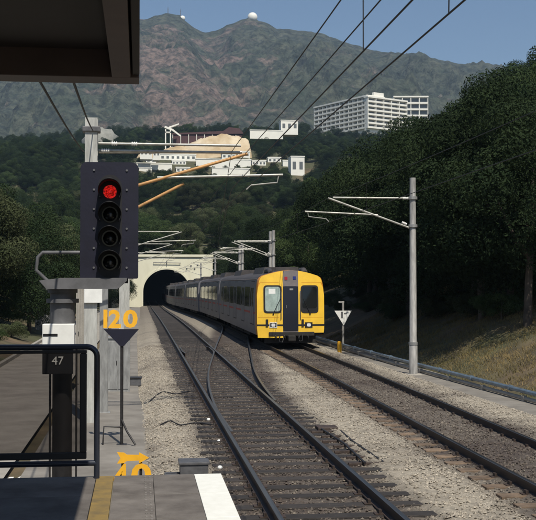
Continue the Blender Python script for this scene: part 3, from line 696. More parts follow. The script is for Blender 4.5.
# ------------------------------------------------------------------ overhead masts
def insul(m, p, d, n=4, r=0.055):
    p, d = Vector(p), Vector(d).normalized()
    pts, rs = [], []
    for k in range(n):
        for o_, rr_ in ((0, 0.6), (0.02, 1.0), (0.035, 0.6)): pts.append(p + d * (0.05 * k + o_)); rs.append(r * rr_)
    m.tube(pts, rs, 10)
def mast(X, Y, xt, side, h=6.95, kind='pole', tubes=M_greytube, label='', zb=-0.42, group=None, r=0.13, detail=True, zc=5.0, zm=5.85):
    """side = +1: mast right of its track (arms go left)"""
    z0 = zb + dip(Y); o = empty('catenary_mast', (X, Y, z0), label=label, cat='mast', group=group)
    dx = xt - X; zc_, zm_ = zc - zb, zm - zb
    if kind == 'pole':
        MB().tube([(0, 0, 0), (0, 0, h * 0.16), (0, 0, h * 0.165), (0, 0, h)], [r * 1.22, r * 1.2, r * 1.02, r * 0.86], 16).obj('post', M_pole, o)
        for zz in (h * 0.16, zm_ - 0.98, zm_ + 0.01): MB().tube([(0, 0, zz - 0.05), (0, 0, zz + 0.05)], r * 1.3, 16).obj('band', M_grey, o)
    else:
        MB().box(-0.14, 0.14, -0.13, -0.105, 0, h).box(-0.14, 0.14, 0.105, 0.13, 0, h).box(-0.02, 0.02, -0.105, 0.105, 0, h).obj('post', M_palepole, o)
        MB().box(-0.2, 0.2, -0.18, 0.18, h - 0.32, h - 0.2, 0.02).obj('cap_bracket', M_midgrey, o)
    MB().box(-0.26, 0.26, -0.26, 0.26, -0.25, 0.05, 0.03).obj('footing', M_conc, o)
    s = -1 if dx < 0 else 1; x0 = s * r
    e = MB(); insul(e, (x0 + s * 0.06, 0, zm_), (s, 0, 0)); insul(e, (x0 + s * 0.10, 0, zm_ - 0.93), (s, 0, 0.45)); e.obj('insulator', M_insul, o)
    MB().tube([(x0, 0, zm_), (dx - s * 0.15, 0, zm_)], 0.032, 10).obj('top_tube', tubes if kind == 'pole' else M_greytube, o)
    MB().tube([(x0, 0, zm_ - 1.05), (dx + s * 0.02, 0, zm_ - 0.02)], 0.036, 10).obj('diagonal_tube', tubes, o)
    MB().tube([(dx * 0.42, 0, zm_ - 0.60), (dx + s * 0.85, 0, zm_ - 0.50)], 0.030, 10).obj('registration_tube', tubes if kind == 'pole' else M_greytube, o)
    MB().tube([(dx + s * 0.75, 0, zm_ - 0.52), (dx + s * 0.72, 0, zm_ - 0.68), (dx + s * 0.1, 0, zc_ + 0.10), (dx, 0, zc_)], 0.018, 8).obj('steady_arm', M_greytube, o)
    return o
GR = 'masts along the right side of the line'
mast(9.66, 36.54, c2(36.5), 1, 7.0, label='tall grey overhead-line pole in front of the dark trees at right', r=0.125)
for Y_, lb in ((73.6, 'paired grey mast rising just behind the yellow cab, nearest of the pair'), (96, 'grey mast above the train roof, third from the yellow cab'), (128, 'small distant grey mast above the train roof near the portal'), (158, 'farthest right-hand mast, in front of the cream portal wall')):
    mast(9.4 if Y_ < 100 else 9.2, Y_, c2(Y_), 1, 7.0, label=lb, group=GR)
mast(9.45, 75.8, c2(75.8), 1, 7.05, label='paired grey mast behind the yellow cab, farther of the pair', group=GR)
mast(9.35, 98.2, c2(98.2), 1, 7.0, label='grey mast above the train roof, fourth from the yellow cab', group=GR)
ml = mast(-1.08, 24.2, c1(24), -1, 7.0, 'beam', M_orangetube, label='pale steel mast behind the signal with ochre cantilever arms', r=0.16)
MB().tube([(0.2, 0.1, 4.55), (2.1, 0.1, 5.55)], 0.034, 10).obj('stay_tube', M_orangetube, ml)
e = MB(); e.tube([(0.16, -0.1, 6.42), (3.4, -0.1, 6.42)], 0.03, 10).tube([(0.16, 0.15, 6.25), (3.45, 0.15, 6.3)], 0.03, 10).obj('upper_tube', M_greytube, ml)
e = MB(); insul(e, (0.45, -0.1, 6.42), (1, 0, 0), 3); insul(e, (1.3, 0.15, 6.27), (1, 0, 0), 3); insul(e, (0.9, -0.1, 6.42), (1, 0, 0), 3); e.obj('insulator', M_insul, ml)
for Y_, lb in ((62, 'left-hand mast arms just above the portal, the highest of the three'), (80, 'left-hand mast arms above the tunnel arch, middle of the three'), (98, 'left-hand mast arms just over the tunnel arch, lowest of the three')):
    mast(-1.0, Y_, c1(Y_), -1, 6.95, 'beam', M_greytube, label=lb, group='masts along the left side of the line')
# second steel post and cabinets at the foot of the left mast
pst = empty('steel_post', (at(104, 300, 26).x, 26, -0.34), label='grey square steel post behind the 120 sign', cat='post')
MB().box(-0.10, 0.10, -0.1, 0.1, 0, 4.3, 0.01).obj('shaft', M_grey, pst)
MB().box(-0.16, 0.16, -0.16, 0.16, 0, 0.05, 0.01).obj('base_plate', M_grey, pst)
for px, py in ((93, 303),): 
    p = at(px, py, 23.9); MB().box(-0.20, 0.20, -0.06, 0.02, 0, 0.45, 0.01).obj('notice', M_white, ml, (p.x + 1.08, -0.16, p.z + 0.42))
def cabinet(px0, px1, py0, Y, zb, label, m=M_grey, d=0.5):
    a, b_ = at(px0, py0, Y), at(px1, py0, Y); w_ = b_.x - a.x; h = a.z - zb
    o = empty('equipment_cabinet', ((a.x + b_.x) / 2, Y, zb), label=label, cat='cabinet')
    MB().box(-w_ / 2, w_ / 2, 0, d, 0, h - 0.05, 0.015).obj('body', m, o)
    MB().box(-w_ / 2 - 0.03, w_ / 2 + 0.03, -0.04, d + 0.03, h - 0.049, h, 0.01).obj('roof', m, o)
    MB().box(-w_ / 2 + 0.05, -0.01, -0.018, -0.002, 0.1, h - 0.12, 0.006).obj('door', m, o); MB().box(0.01, w_ / 2 - 0.05, -0.018, -0.002, 0.1, h - 0.12, 0.006).obj('door', m, o)
    MB().box(-0.05, -0.03, -0.04, -0.019, h * 0.5, h * 0.5 + 0.12).obj('handle', M_blacksteel, o); return o
cabinet(35, 51, 284, 70, -0.36, 'tall grey equipment cabinet left of the signal post')
cabinet(106, 130, 337, 31, -0.34, 'low grey equipment cabinet behind the 120 sign post')
cabinet(76, 84, 284, 33, -0.36, 'pale narrow cabinet between the signal post and mast', M_conc, 0.4)
jb = at(131, 352, 33); jb.z = -0.33
o = empty('cable_joint_box', jb, label='small dark joint box on the path right of the 120 post', cat='box')
MB().box(-0.32, 0.32, -0.2, 0.2, 0, 0.22, 0.02).obj('body', M_box, o); MB().box(-0.34, 0.34, -0.22, 0.22, 0.221, 0.26, 0.01).obj('lid', M_blacksteel, o)

# overhead wires (parallel pairs above the near track, and the far pair)
def wire(name, xf, za, zb_, ya, yb, sag, r, label, sup=(24.2, 62, 80, 98, 128, 158, 190), group=None, m=M_wire):
    pts = []
    sp = [-14] + list(sup)
    for a, b_ in zip(sp, sp[1:]):
        n = 24
        for k in range(n):
            y = a + (b_ - a) * k / n; 
            if ya <= y <= yb: 
                u = k / n; z = za + (zb_ - za) * sm01((y - 24) / 100) - sag * 4 * u * (1 - u) * ((b_ - a) / 40) ** 2
                pts.append((xf(y), y, z + dip(y)))
    o0 = Vector(pts[0]); return tag(MB().tube([Vector(p) - o0 for p in pts], r, 6).obj(name, m, None, o0), label, 'wire', group), pts
def drop(parent, pa, pb_, ys):
    for y in ys:
        fa = lambda P: Vector((np.interp(y, [p[1] for p in P], [p[0] for p in P]), y, np.interp(y, [p[1] for p in P], [p[2] for p in P])))
        a, b_ = fa(pa), fa(pb_); o0 = parent.location
        MB().tube([a - o0, b_ - o0], 0.006, 5).obj('dropper', M_wire, parent)
gw = 'overhead wires'
cwA, cpA = wire('contact_wire', lambda y: interp(y, [(0, 2.46), (24, 2.40), (62, 2.6), (100, 2.45), (175, 2.62)]), 4.98, 4.98, 1.0, 190, 0.0, 0.0085, 'rightmost lower overhead contact wire above the near track')
msA, mpA = wire('messenger_wire', lambda y: interp(y, [(0, 2.46), (24, 2.44), (62, 2.5), (175, 2.62)]), 5.84, 5.7, 1.0, 190, 0.12, 0.0085, 'upper messenger wire, second of the four overhead lines from left')
cwB, cpB = wire('contact_wire', lambda y: interp(y, [(0, 2.05), (24, 2.10), (62, 4.6), (80, 6.4), (175, 6.0)]), 5.0, 5.0, 1.0, 190, 0.0, 0.0085, 'lower overhead wire, third of the four lines from left at the top')
msB, mpB = wire('messenger_wire', lambda y: interp(y, [(0, 2.05), (24, 2.10), (62, 4.6), (80, 6.5), (175, 6.0)]), 5.86, 5.7, 1.0, 190, 0.10, 0.0085, 'upper messenger wire, leftmost of the four overhead lines at the top')
drop(cwA, cpA, mpA, [8.1, 40, 52, 68, 88])
drop(cwB, cpB, mpB, [9.6, 34, 46, 54, 70])
S2 = (36.54, 73.6, 96, 128, 158, 190)
cwC, cpC = wire('contact_wire', lambda y: c2(y), 4.98, 4.98, 1, 190, 0.0, 0.008, 'contact wire above the right-hand track in front of the dark trees', S2)
msC, mpC = wire('messenger_wire', lambda y: c2(y), 5.84, 5.75, 1, 190, 0.15, 0.007, 'messenger wire above the right-hand track in front of the dark trees', S2)
drop(cwC, cpC, mpC, [30, 44, 58, 66, 80, 88])
for (pa, Ya, pb_, Yb, lb) in (((30, 85), 8.06, (84, 152), 24.1, 'slack feeder cable from under the canopy to the mast, lower one'), ((68, 85), 8.06, (93, 131), 24.1, 'slack feeder cable from under the canopy to the mast top, upper one')):
    A, B = at(*pa, Ya), at(*pb_, Yb)
    A = at(pa[0] - 1, pa[1] - 1, Ya); A.z = max(A.z, 4.5)
    pts = [A.lerp(B, k / 10) - Vector((0, 0, 0.05 * math.sin(math.pi * k / 10))) for k in range(11)]
    tag(MB().tube([p - A for p in pts], 0.013, 6).obj('feeder_cable', M_black, None, A), lb, 'cable')

# ------------------------------------------------------------------ train
CL = 22.1
def hwid(z):
    return interp(z, [(0.45, 1.50), (0.9, 1.545), (2.2, 1.55), (2.7, 1.51), (2.95, 1.46), (3.08, 1.40), (3.17, 1.27), (3.26, 0.98), (3.34, 0.66), (3.40, 0.33), (3.42, 0.0)])
PROF = [(hwid(z), z) for z in (0.52, 0.75, 1.0, 1.5, 2.0, 2.3, 2.6, 2.8, 2.95, 3.08)]
ROOF = [(1.40, 3.08), (1.27, 3.17), (0.98, 3.26), (0.66, 3.34), (0.33, 3.40), (0, 3.43)]
sil = [(x, z) for x, z in PROF]; ringR = sil + ROOF[1:-1]; FULL = ringR + [(0, 3.43)] + [(-x, z) for x, z in ringR[::-1]]
def loft(prof, ys, scl=None, caps=True, smooth=True):
    m = MB(); n = len(prof); V = []
    for j, y in enumerate(ys):
        k = scl[j] if scl else 1
        V += [(x * k, y, z if not scl else (0.52 + (z - 0.52) * (1 - (1 - k) * 0.6))) for x, z in prof]
    Fc = [(j * n + i, j * n + (i + 1) % n, (j + 1) * n + (i + 1) % n, (j + 1) * n + i) for j in range(len(ys) - 1) for i in range(n)]
    m.add(V, Fc, smooth)
    if caps: m.add(V, [tuple(range(n))[::-1], tuple(range((len(ys) - 1) * n, len(ys) * n))])
    return m
body_me = loft(FULL, [0.0, CL], smooth=False).mesh('car_body', M_tsilver)
front_body_me = loft(FULL, [0.55, CL], smooth=False).mesh('car_body', M_tsilver)
roofp = [(x * 1.004, z + 0.006) for x, z in [(1.43, 3.02)] + ROOF] + [(-x * 1.004, z + 0.006) for x, z in ([(1.43, 3.02)] + ROOF)[::-1][1:]]
rm = MB(); nV = len(roofp); rv = [(x, y, z) for y in (0.56, CL - 0.01) for x, z in roofp]
rm.add(rv, [(i, i + 1, nV + i + 1, nV + i) for i in range(nV - 1)], True); roof_me = rm.mesh('roof', M_troof)
def side_patch(s, y0, y1, z0, z1, off, nz_=4):
    V = []; zs = np.linspace(z0, z1, nz_ + 1)
    for z in zs:
        for y in (y0, y1):
            for o_ in (off, -0.02): V.append((s * (hwid(z) + o_), y, z))
    m = MB(); n = nz_ + 1; Fc = []
    for j in range(nz_):
        a, b_ = 4 * j, 4 * (j + 1)
        Fc += [(a, a + 2, b_ + 2, b_), (a, b_, b_ + 1, a + 1), (a + 2, a + 3, b_ + 3, b_ + 2)]
    Fc += [(0, 1, 3, 2), (4 * nz_, 4 * nz_ + 2, 4 * nz_ + 3, 4 * nz_ + 1)]
    return m.add(V, Fc)
M_seam = M_black
parts = []     # (name, mesh) common to every car
doors = [2.1 + 4.35 * k for k in range(5)]
for s in (-1, 1):
    for d in doors:
        parts.append(('door_recess', side_patch(s, d - 0.82, d + 0.82, 0.93, 2.92, 0.002).mesh('door_recess', M_seam)))
        for q_ in (-1, 1):
            y0, y1 = (d - 0.72, d - 0.02) if q_ < 0 else (d + 0.02, d + 0.72)
            parts.append(('door', side_patch(s, y0, y1, 0.98, 2.86, 0.007).mesh('door', M_tsilver)))
            parts.append(('door_window', side_patch(s, y0 + 0.11, y1 - 0.11, 1.75, 2.62, 0.012).mesh('door_window', M_glass)))
    for a, b_ in zip(doors, doors[1:]):
        for k in range(2):
            y0 = a + 1.0 + k * 1.2; parts.append(('window', side_patch(s, y0, y0 + 1.12, 1.72, 2.66, 0.006).mesh('window', M_glass)))
    for a, b_ in zip([0.75] + [d + 0.84 for d in doors], [d - 0.84 for d in doors] + [CL - 0.1]):
        if b_ - a > 0.15: parts.append(('red_stripe', side_patch(s, a, b_, 1.44, 1.53, 0.004, 1).mesh('red_stripe', M_tred)))
    gt = MB().tube([(s * 1.45, 0.6, 3.01), (s * 1.45, CL - 0.05, 3.01)], 0.03, 6); parts.append(('rain_gutter', gt.mesh('rain_gutter', M_tgrey)))
for y0 in (3.2, 14.2):
    um = MB(); um.prism([(-0.95, 3.2), (-0.8, 3.60), (0.8, 3.60), (0.95, 3.2)], y0, y0 + 4.2); parts.append(('air_conditioner', um.mesh('air_conditioner', M_troof)))
un = MB(); un.box(-1.25, 1.25, 0.6, CL - 0.2, 0.50, 0.56)
for y0, y1 in ((5.2, 8.4), (8.9, 12.0), (12.5, 16.2)): un.box(-1.3, 1.3, y0, y1, 0.28, 0.5)
parts.append(('underframe', un.mesh('underframe', M_under)))
bg_ = MB()
for x in (-1.0, 1.0): bg_.box(x - 0.07, x + 0.07, -1.5, 1.5, 0.35, 0.60)
for y in (-1.1, 1.1):
    bg_.tube([(-0.80, y, 0.43), (-0.70, y, 0.43)], 0.425, 20).tube([(0.70, y, 0.43), (0.80, y, 0.43)], 0.425, 20).tube([(-1.0, y, 0.43), (1.0, y, 0.43)], 0.08, 8)
bg_.box(-1.0, 1.0, -0.3, 0.3, 0.35, 0.52); bogie_me = bg_.mesh('bogie', M_under)
bell = MB()
for k in range(5): bell.box(-0.55 - 0.04 * (k % 2), 0.55 + 0.04 * (k % 2), CL + 0.01 + 0.12 * k, CL + 0.12 + 0.12 * k, 0.9, 3.0)
parts.append(('gangway_bellows', bell.mesh('gangway_bellows', M_black)))
YF = 46.6
train = empty('metro_train', (c2(YF) + 0.10, YF, dip(YF)), label='yellow fronted silver metro train coming out of the tunnel', cat='train')
front = None
for i in range(7):
    Ya = YF + 22.72 * i; Yb = Ya + CL
    rz = math.atan2(-(c2(Yb) - c2(Ya)), CL); rx = math.atan2(dip(Yb) - dip(Ya), CL)
    car = link('car', front_body_me if i == 0 else body_me, train, Vector((c2(Ya) + (0.10 if i < 2 else 0), Ya, dip(Ya))) - train.location, (rx, 0, rz))
    link('roof', roof_me, car)
    for nm, me in parts:
        if i == 6 and nm == 'gangway_bellows': continue
        link(nm, me, car)
    for y in (3.4, CL - 3.4): link('bogie', bogie_me, car, (0, y, 0))
    if i == 0: front = car
front['label'] = 'leading car with yellow cab front'
# cab: a bowed front with rounded shoulders
def fy(x, z): return 0.13 * (abs(x) / 1.5) ** 2.2 + 0.16 * max(0, (z - 1.3) / 2.2) ** 1.6
def fw2(z): return hwid(z) * (0.985 - 0.02 * max(0, (z - 2.2)))
_ZG = np.linspace(1.0, 3.42, 400); _WG = np.array([fw2(z) for z in _ZG])
def topz(x):
    k = np.nonzero(_WG >= min(abs(x), 1.515))[0]; return float(_ZG[k[-1]]) if len(k) else 3.42
def _unused(x):
    return interp(abs(x), [(0, 3.41), (0.35, 3.375), (0.7, 3.29), (1.0, 3.19), (1.18, 3.10), (1.28, 3.0), (1.38, 2.85), (1.5, 2.75)])
def fpatch(x0, x1, z0, z1, off, nx=6, nz_=6, depth=0.05, follow=True, rnd=0.0):
    m = MB(); V = []; Fc = []
    for j in range(nz_ + 1):
        for i_ in range(nx + 1):
            u, v = i_ / nx, j / nz_; x = x0 + (x1 - x0) * u; zz1 = min(z1, topz(x)) if follow else z1
            z = z0 + (zz1 - z0) * v
            if follow: x = max(-fw2(z), min(fw2(z), x))
            if rnd > 0:
                cx = (x0 + x1) / 2; cz = (z0 + z1) / 2; hx, hz_ = abs(x1 - x0) / 2, (z1 - z0) / 2
                dx, dz = (x - cx), (z - cz); ex, ez = abs(dx) - (hx - rnd), abs(dz) - (hz_ - rnd)
                if ex > 0 and ez > 0:
                    L_ = math.hypot(ex, ez); k = min(1, rnd / L_); x = cx + math.copysign(hx - rnd + ex * k, dx); z = cz + math.copysign(hz_ - rnd + ez * k, dz)
            V.append((x, fy(x, z) - off, z))
    n0 = len(V); V += [(x, fy(x, z) - off + depth, z) for x, y, z in V]
    w_ = nx + 1
    for j in range(nz_):
        for i_ in range(nx):
            a = j * w_ + i_; Fc.append((a, a + 1, a + w_ + 1, a + w_)); Fc.append((n0 + a + 1, n0 + a, n0 + a + w_, n0 + a + w_ + 1))
    bd = [i_ for i_ in range(nx)] + [j * w_ + nx for j in range(nz_)] + [nz_ * w_ + i_ for i_ in range(nx, 0, -1)] + [j * w_ for j in range(nz_, 0, -1)]
    for a, b_ in zip(bd, bd[1:] + bd[:1]): Fc.append((b_, a, n0 + a, n0 + b_))
    return m.add(V, Fc)
cab = MB(); V = []
rim = [(fw2(z), z) for z in (0.52, 0.75, 1.0, 1.5, 2.0, 2.3, 2.6, 2.8, 2.95, 3.08)] + [(x * 0.955, z - 0.02) for x, z in ROOF[1:-1]]
rim = rim + [(0, 3.41)] + [(-x, z) for x, z in rim[::-1]]
n = len(rim)
V = [(x, fy(x, z) + 0.0, z) for x, z in rim] + [(x, 0.30, z) for x, z in [(a * 1.0, b_) for a, b_ in [(p[0] * 0.5 + q_[0] * 0.5 + 0.012 * (1 if p[0] > 0 else -1), p[1] * 0.3 + q_[1] * 0.7) for p, q_ in zip(rim, FULL)]]] + [(x, 0.56, z) for x, z in FULL]
cab.add(V, [(j * n + i, j * n + (i + 1) % n, (j + 1) * n + (i + 1) % n, (j + 1) * n + i) for j in (0, 1) for i in range(n)], True)
cab.obj('cab_shell', M_torange, front)
fpatch(-1.515, 1.515, 0.60, 3.43, 0.0, 30, 20, 0.08).obj('cab_end', M_tgrey, front)
for s in (-1, 1):
    a, b_ = (-1.515, -0.36) if s < 0 else (0.33, 1.515)
    fpatch(a, b_, 0.40 if s < 0 else 0.62, 3.42, 0.02, 20, 18, 0.05).obj('yellow_panel', M_tyellow, front)
    wa, wb = (-1.20, -0.45) if s < 0 else (0.62, 1.36)
    wa, wb = (-1.17, -0.48) if s < 0 else (0.50, 1.19)
    fr_ = fpatch(wa - 0.06, wb + 0.06, 1.50, 2.74, 0.035, 10, 14, 0.03, False, 0.14).obj('window_frame', M_black, front)
    wn = fpatch(wa + 0.015, wb - 0.015, 1.58 if s < 0 else 1.72, 2.67, 0.043, 10, 12, 0.02, False, 0.09).obj('front_window', M_paleglass if s < 0 else M_glass, front)
    if s < 0:
        wn['label'] = 'left cab window with sky reflection painted in pale'
        fpatch(-1.0, -0.70, 2.36, 2.58, 0.049, 2, 2, 0.01, False).obj('destination_blind', M_white, front)
    m = MB(); xw = -0.80 if s < 0 else 0.86; m.tube([(xw, fy(xw, 1.5) - 0.06, 1.48), (xw + 0.32 * (1 if s < 0 else -1), fy(xw, 2.1) - 0.075, 2.15)], 0.014, 6).tube([(xw, fy(xw, 1.42) - 0.02, 1.42), (xw, fy(xw, 1.5) - 0.07, 1.5)], 0.03, 8).obj('wiper', M_black, front)
    fpatch(a, b_, 0.925, 1.00, 0.028, 10, 1, 0.03).obj('black_band', M_black, front)
    hx = -0.80 if s < 0 else 0.80
    fpatch(hx - 0.17, hx + 0.17, 0.85, 1.09, 0.045, 4, 4, 0.05, False).obj('headlamp_box', M_white if s < 0 else M_black, front)
    fpatch(hx - 0.14, hx + 0.14, 0.88, 1.06, 0.052, 4, 4, 0.03, False).obj('headlamp_surround', M_black, front)
    fpatch(hx - 0.085, hx + 0.085, 0.90, 1.04, 0.068, 4, 4, 0.03, False, 0.03).obj('headlight', M_lampglass, front)
    px_ = -1.08 if s < 0 else 0.52
    fpatch(px_ - 0.05, px_ + 0.05, 0.90, 1.22, 0.06, 2, 4, 0.05, False).obj('jumper_socket', M_black, front)
    gx = -0.455 if s < 0 else 0.42
    MB().tube([(gx, fy(gx, 1.3) - 0.03, 1.2), (gx, fy(gx, 1.3) - 0.09, 1.28), (gx, fy(gx, 2.3) - 0.09, 2.4), (gx, fy(gx, 2.4) - 0.03, 2.48)], 0.014, 8).obj('grab_rail', M_midgrey, front)
dr = fpatch(-0.37, 0.33, 0.72, 2.70, 0.022, 6, 8, 0.05, False, 0.05).obj('end_door', mat('navy_end_door', (0.012, 0.013, 0.022), 0.3), front)
MB().tube([(-0.22, fy(0, 1.8) - 0.04, 1.72), (-0.22, fy(0, 1.8) - 0.06, 1.84)], 0.02, 8).obj('door_handle', M_grey, front)
fpatch(-0.06, 0.10, 2.52, 2.60, 0.03, 2, 2, 0.02, False).obj('door_lamp', M_grey, front)
fpatch(-0.28, -0.15, 2.98, 3.12, 0.02, 2, 2, 0.04, False).obj('red_marker_lamp', mat('red_lens', (0.35, 0.02, 0.03), 0.2), front)
fpatch(0.10, 0.23, 3.0, 3.14, 0.02, 2, 2, 0.04, False).obj('blue_marker_lamp', mat('blue_lens', (0.02, 0.03, 0.16), 0.2), front)
MB().box(-1.0, 1.05, -0.03, 0.4, 0.48, 0.66, 0.03).obj('buffer_beam', M_under, front)
for xs_ in (-0.7, -0.3, 0.35, 0.75): MB().tube([(xs_, -0.02, 0.5), (xs_ + 0.03, -0.10, 0.38), (xs_ + 0.02, 0.1, 0.28)], 0.03, 8).obj('jumper_cable', M_black, front)
for zz in (1.30, 2.86):
    for sx in (-1, 1): fpatch(sx * 0.98 - 0.5, sx * 0.98 + 0.44 if sx < 0 else sx * 0.98 + 0.5, zz, zz + 0.012, 0.0225, 8, 1, 0.02).obj('panel_seam', M_torange, front)
MB().box(-0.17, 0.17, -0.38, 0.2, 0.26, 0.52, 0.05).box(-0.1, 0.1, -0.30, 0.5, 0.33, 0.47).obj('coupler', M_under, front)
MB().tube([(-0.5, -0.03, 0.55), (-0.55, -0.12, 0.25), (-0.40, -0.08, 0.2), (-0.3, 0.0, 0.5)], 0.025, 8).tube([(0.5, -0.03, 0.55), (0.5, -0.12, 0.28), (0.38, -0.08, 0.24), (0.3, 0.0, 0.5)], 0.025, 8).obj('brake_hose', M_black, front)
MB().box(-1.15, 1.15, 0.25, 0.4, 0.15, 0.5).obj('life_guard', M_under, front)
MB().tube([(-0.8, 0.9, 3.26), (-0.8, 1.4, 3.42), (-0.8, 2.4, 3.42), (-0.8, 2.8, 3.26)], 0.12, 10).tube([(0.75, 0.8, 3.28), (0.75, 1.2, 3.42), (0.75, 2.0, 3.42), (0.75, 2.4, 3.28)], 0.14, 10).obj('roof_vent', M_troof, front)

ym = at(326, 346, 47.5); ym.z = -0.41 + dip(47.5)
o = empty('marker_post', (9.1, 47.5, ym.z), label='short yellow marker post beside the right track', cat='post')
MB().tube([(0, 0, 0), (0, 0, 0.55)], 0.10, 10).obj('post', M_yellow, o); MB().tube([(0, 0, 0.551), (0, 0, 0.58)], [0.11, 0.05], 10).obj('cap', M_yellow, o)

# ------------------------------------------------------------------ pipe run on the right
PX = lambda y: interp(y, [(10, 11.3), (20, 10.85), (27, 10.55), (38, 10.1), (50, 9.75), (70, 9.55), (120, 9.5), (170, 9.5)])
pipe = empty('pipe_run', (PX(20), 20, -0.40), label='blue grey pipe on low brackets along the foot of the right bank', cat='pipe')
o0 = pipe.location
ysp = list(np.arange(14, 120, 1.5))
MB().tube([Vector((PX(y), y, -0.13 + dip(y))) - o0 for y in ysp], 0.065, 12).obj('pipe', M_bluepipe, pipe)
MB().tube([Vector((PX(y) - 0.02, y, -0.32 + dip(y))) - o0 for y in ysp], 0.055, 10).obj('lower_pipe', M_conc, pipe)
for y in np.arange(15.5, 80, 3.1):
    MB().box(-0.06, 0.06, -0.09, 0.09, 0, 0.16, 0.01).obj('bracket', M_conc, pipe, Vector((PX(y) - 0.03, y, -0.41 + dip(y))) - o0)
    MB().tube([Vector((PX(y + 1), y + 0.95, -0.13 + dip(y))) - o0, Vector((PX(y + 1), y + 1.1, -0.13 + dip(y))) - o0], 0.085, 12).obj('flange', M_bluepipe, pipe)

# ------------------------------------------------------------------ hill buildings
def along(o, A, B):
    pass
def long_block(name, label, A, B, h, depth, floors, bays, z0):
    """slab block with open balcony bays between A and B (front face)"""
    A, B = Vector(A), Vector(B); L_ = (B - A).length; ang = math.atan2(B.y - A.y, B.x - A.x)
    o = empty(name, (A.x, A.y, z0), ang, label=label, cat='building')
    fh = h / floors; bw = L_ / bays
    MB().box(0, L_, 1.6, depth, -6, h).obj('wall', M_bwhite, o)
    MB().box(-0.4, L_ + 0.4, -0.2, depth + 0.4, h + 0.01, h + 1.0).obj('roof_parapet', M_bwhite, o)
    fl = MB().box(-0.1, L_ + 0.1, 0, 1.6, -0.14, 0.14).mesh('floor_slab', M_bslab); pp = MB().box(0, L_, 0.02, 0.14, 0.141, 1.0).mesh('balustrade', M_bwhite)
    fn = MB().box(-0.22, 0.22, 0.05, 1.6, 0, h).mesh('fin_wall', M_bwhite)
    wn = MB().box(0.6, bw - 0.6, 1.55, 1.62, 0.6, fh - 0.45).mesh('window', M_bglass)
    for f in range(floors):
        link('floor_slab', fl, o, (0, 0, f * fh)); link('balustrade', pp, o, (0, 0, f * fh))
        for b_ in range(bays): link('window', wn, o, (b_ * bw, 0, f * fh))
    for b_ in range(bays + 1): link('fin_wall', fn, o, (b_ * bw, 0, -0.1))
    # gable windows
    gw_ = MB().box(L_ - 0.02, L_ + 0.06, 0, 1.4, 0, 1.3).mesh('window', M_bglass)
    return o
BY = 640
A = at(314, 127, BY + 48); B = at(366, 128, BY)
zt_b = at(366, 96.5, BY).z; zb_b = at(366, 128, BY).z
blk = long_block('apartment_block', 'long white balconied block on the hill, left wing facing the valley', A, B, zt_b - zb_b, 14, 7, 12, zb_b)
dr_ = Vector((B.x - A.x, B.y - A.y, 0)).normalized(); pp_ = Vector((-dr_.y, dr_.x, 0)); B2s = Vector((B.x, B.y, 0)) + dr_ * 2.2; B2 = B2s + pp_ * 32
blk2 = long_block('apartment_block', 'white balconied block on the hill, middle wing with the corner', B2s, B2, zt_b - zb_b - 0.8, 3.6, 7, 5, zb_b)
MB().box(6, 14, 1.7, 3.4, zt_b - zb_b + 0.3, zt_b - zb_b + 3.2).obj('roof_house', M_bwhite, blk2)
B3 = at(428, 127, BY + 55); B3a = at(394, 127, BY + 58)
blk3 = long_block('apartment_block', 'white balconied block on the hill, far right wing by the trees', B3a, B3, at(410, 97, BY + 55).z - zb_b, 13, 7, 4, zb_b)

def hill_hit(px, py, y0=300, y1=600):
    Y = y0
    while Y < y1:
        p = at(px, py, Y)
        if p.z < hz(p.x, Y): return Y
        Y += 2
    return y1
CLEAR = []
def rect_wall(name, label, px0, px1, py0, py1, Y, depth, cat, m=M_bwhite, win=0, parapet=True, drop_=1.2):
    Yh = min(hill_hit(px0, py1), hill_hit(px1, py1))
    Y = Yh if abs(Yh - Y) < 90 else Y
    CLEAR.append((px0, px1, py0, py1, Y))
    a, b_ = at(px0, py1, Y), at(px1, py0, Y); w_ = b_.x - a.x; h = b_.z - a.z
    o = empty(name, (a.x, Y, a.z), label=label, cat=cat)
    MB().box(0, w_, 0, depth, -drop_, h, 0.03).obj('wall', m, o)
    if parapet: MB().box(-0.15, w_ + 0.15, -0.15, depth + 0.15, h + 0.005, h + 0.35).obj('coping', m, o)
    for k in range(win):
        ww = w_ / win; MB().box(ww * (k + 0.25), ww * (k + 0.75), -0.05, -0.005, h * 0.35, h * 0.75).obj('window', M_bglass, o)
    return o
rect_wall('small_house', 'cream two-storey house right of the tan mound', 281, 298, 121, 132, 470, 7, 'house', win=3)
rect_wall('retaining_wall', 'thin white terrace wall right of the tan mound', 250, 283, 131, 136, 466, 1.5, 'wall')
rect_wall('white_building', 'plain white building with a stepped roof below the mound at right', 291, 304.5, 157, 176, 372, 8, 'building', win=2)
rect_wall('retaining_wall', 'white wall stepping down to the plain white building', 283, 291, 161, 167, 372, 2, 'wall')
rect_wall('retaining_wall', 'white retaining wall below the tan mound, long middle one', 196, 251, 160, 166, 380, 2, 'wall')
rect_wall('retaining_wall', 'white retaining wall section half hidden by hill trees', 212, 250, 169, 176, 362, 2, 'wall')
rect_wall('white_building', 'flat white building below the left end of the mound', 160, 196, 155, 160.5, 390, 6, 'building', win=7)
rect_wall('white_building', 'small white block under the middle of the mound', 199, 212, 149, 157, 392, 5, 'building', win=3)
rect_wall('white_building', 'low white terrace building left of the mound', 140, 152, 151, 156, 392, 5, 'building', win=3)
rect_wall('retaining_wall', 'short white wall among the trees left of the mound', 133, 172, 164, 167, 376, 1.5, 'wall')
rect_wall('white_building', 'small white hut low among the hill trees at left', 139, 152, 168, 172, 366, 3, 'hut')
rect_wall('white_building', 'small white hut lowest among the hill trees', 158, 166, 166, 169, 364, 3, 'hut')
